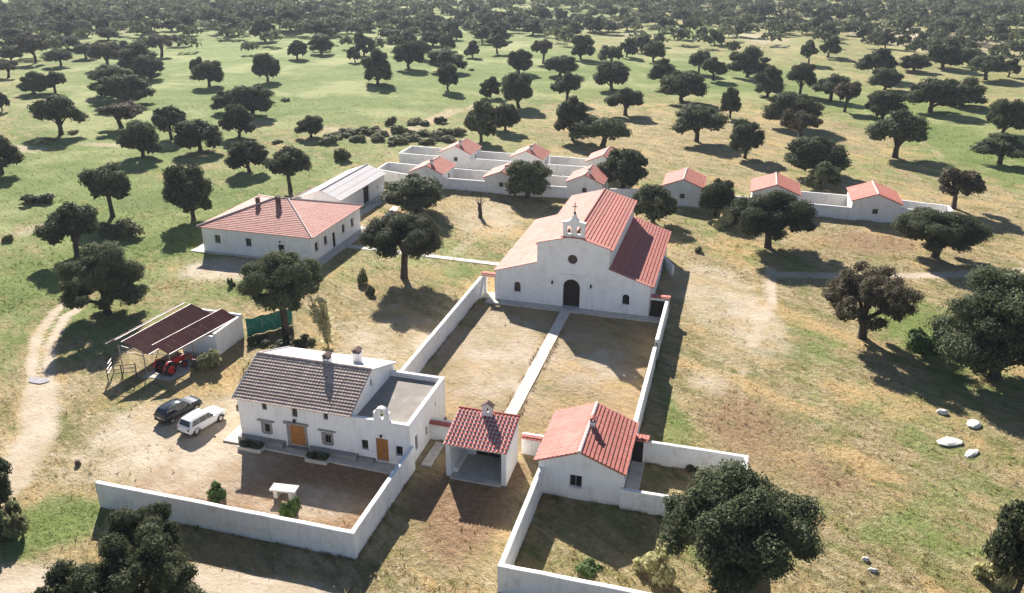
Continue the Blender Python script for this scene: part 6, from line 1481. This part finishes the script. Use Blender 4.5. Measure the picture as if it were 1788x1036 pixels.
def tufts(name, n, ymin, ymax, hmin, hmax, wd, label, pts=None):
    d = ymin + (ymax-ymin)*nrs.rand(n)**1.25; a = YAW + (nrs.rand(n)-.5)*math.radians(78)
    x, y = d*np.sin(a), d*np.cos(a); f = fields(x, y)
    clump = .5+.5*np.sin(x*1.1+2*np.sin(y*.7))*np.sin(y*1.3+1.5*np.sin(x*.6))
    ok = (nrs.rand(n) > f['b']*1.15) & (nrs.rand(n) < .35+.65*clump)
    for x0_, x1_, y0_, y1_ in BLOCK: ok &= ~((x > x0_) & (x < x1_) & (y > y0_) & (y < y1_))
    yard = ((x > -30) & (x < -6) & (y > 61) & (y < 93)) | ((x > -46) & (x < -24) & (y > 44) & (y < 56)) | ((x > -24) & (x < -12.6) & (y > 44) & (y < 61))
    ok &= ~(yard & (nrs.rand(n) < .75))
    x, y = x[ok], y[ok]
    if pts is not None: x, y = pts[:, 0], pts[:, 1]
    n = len(x); z = gz(x, y); k = 5
    X_, Y_, Z_ = (np.repeat(q, k) for q in (x, y, z)); m_ = n*k
    ang = nrs.uniform(0, 2*math.pi, m_); ln = nrs.uniform(.2, .9, m_); hg = nrs.uniform(hmin, hmax, m_)*np.repeat(nrs.uniform(.6, 1.3, n), k); ww = nrs.uniform(.5, 1.2, m_)*wd
    bx, by = X_+nrs.normal(0, .09, m_), Y_+nrs.normal(0, .09, m_); dx, dy = np.cos(ang), np.sin(ang)
    v = np.stack([np.stack([bx-dy*ww, by+dx*ww, Z_-.02], 1), np.stack([bx+dy*ww, by-dx*ww, Z_-.02], 1), np.stack([bx+dx*hg*ln, by+dy*hg*ln, Z_+hg], 1)], 1).reshape(-1, 3)
    me_ = bpy.data.meshes.new(name); fast_mesh(me_, v, np.arange(3*m_).reshape(-1, 3), 3)
    for nm, c_ in (('green', 'g'), ('bare', 'b'), ('brown', 'r')): set_attr(me_, nm, np.repeat(fields(x, y)[c_], 3*k))
    set_attr(me_, 'tint', np.repeat(np.clip(nrs.normal(.5, .25, m_), 0, 1), 3))
    o = link(name, me_, None, M['tuft']); o['kind'] = 'stuff'; tag(o, label, 'grass'); return o
def weeds():
    lines = [((-46.4, 43.7), (-23.8, 43.7)), ((-46.2, 44.4), (-24.4, 44.4)), ((-23.75, 44), (-23.75, 55)), ((-12.9, 44), (-12.9, 55)), ((-12.3, 44.2), (-12.3, 55)), ((-12.4, 44.05), (3.4, 44.05)), ((-5.6, 55.65), (3.3, 55.65)), ((-4.6, 62.15), (3.4, 62.15)), ((-4.6, 62.8), (3.9, 62.8)), ((-29.9, 66), (-29.9, 92)), ((-30.5, 66), (-30.5, 94)), ((-6.35, 64), (-6.35, 92)), ((-5.75, 64), (-5.75, 92)), ((-19.1, 63), (-19.1, 91)), ((-17.5, 63), (-17.5, 91)), ((-12.5, 55.1), (3.0, 55.1)), ((-58, 140.8), (-23, 141.2)), ((3, 143), (28, 142.7)), ((-62.3, 119), (-59.5, 136)), ((-75, 97.8), (-56, 97.8)), ((-24, 60.4), (-21.2, 60.4)), ((-15.4, 60.4), (-13, 60.4))]
    P_ = []
    for (x1, y1), (x2, y2) in lines:
        L_ = math.hypot(x2-x1, y2-y1); n_ = int(L_*9); t = nrs.rand(n_); keep_ = np.sin(t*L_*1.3+x1)+np.sin(t*L_*.41+y1) > -.5; t = t[keep_]
        P_.append(np.stack([x1+(x2-x1)*t+nrs.normal(0, .1, len(t)), y1+(y2-y1)*t+nrs.normal(0, .1, len(t))], 1))
    return np.concatenate(P_)
tufts('dry_grass', 60000, 40, 130, .05, .17, .035, 'dry straw and green grass tufts over the near ground')
tufts('tall_weeds', 5200, 40, 150, .18, .45, .045, 'scattered taller weed clumps over the near fields')
tufts('wall_weeds', 100, 40, 60, .10, .34, .04, 'weeds growing along the foot of the white walls', weeds())
tufts('meadow_grass', 26000, 110, 260, .08, .22, .08, 'grass tufts over the meadow beyond the buildings')

# ------------------------------------------------------------------ the far wood, one mass of oaks to the skyline
def wood():
    n = 7600; d = np.sqrt(nrs.uniform(330**2, 1050**2, n)); a = YAW + (nrs.rand(n)-.5)*math.radians(76)
    x, y = d*np.sin(a), d*np.cos(a); dens = .5+.5*np.sin(x*.021+1)*np.sin(y*.018+2*np.sin(x*.01)); edge = sstep(330, 500, d - 60*np.clip(dens-.5, -1, 1))
    ok = nrs.rand(n) < np.clip(edge*(.3+.52*dens), 0, 1)
    x, y, d = x[ok], y[ok], d[ok]; n = len(x); k = 70
    R_ = nrs.uniform(3.2, 5.4, n); Hh = nrs.uniform(5.5, 8.5, n); z = gz(x, y)
    D = unit(nrs.normal(size=(n*k, 3))); D[:, 2] = np.abs(D[:, 2])*1.0-.25; rad = nrs.uniform(.6, 1.05, (n*k, 1))
    lob = 1+.22*np.sin(np.arctan2(D[:, 1], D[:, 0])*4+np.repeat(nrs.uniform(0, 6, n), k))
    Cc = np.stack([np.repeat(x, k)+D[:, 0]*rad[:, 0]*np.repeat(R_, k)*lob, np.repeat(y, k)+D[:, 1]*rad[:, 0]*np.repeat(R_, k)*lob, np.repeat(z+Hh*.5, k)+D[:, 2]*rad[:, 0]*np.repeat(Hh*.5, k)], 1)
    N = unit(D+nrs.normal(size=D.shape)*.5)
    me_ = leaf_mesh('far_oak_wood', M['oak'], Cc, N, nrs.uniform(1.0, 1.9, n*k), np.clip(np.repeat(nrs.normal(.5, .22, n), k)+nrs.normal(0, .15, n*k), 0, 1))
    o = link('far_oak_wood', me_, None); o['kind'] = 'stuff'; tag(o, 'dense far wood of holm oaks along the top of the view', 'wood')
wood()

# ------------------------------------------------------------------ air
hz = MB().box((-2600, -300, -6), (2200, 2900, 46)).build('haze', M['glass'], None); hz['kind'] = 'stuff'
tag(hz, 'thin pale haze filling the air over the fields', 'haze')
hm_ = bpy.data.materials.new('haze_air'); hm_.use_nodes = True; n = hm_.node_tree; n.nodes.remove(n.nodes['Principled BSDF'])
pv = n.nodes.new('ShaderNodeVolumePrincipled'); pv.inputs['Color'].default_value = (0.80, 0.86, 1.0, 1); pv.inputs['Density'].default_value = 0.00010; pv.inputs['Anisotropy'].default_value = 0.3
n.links.new(pv.outputs[0], n.nodes['Material Output'].inputs['Volume']); hz.data.materials.clear(); hz.data.materials.append(hm_)
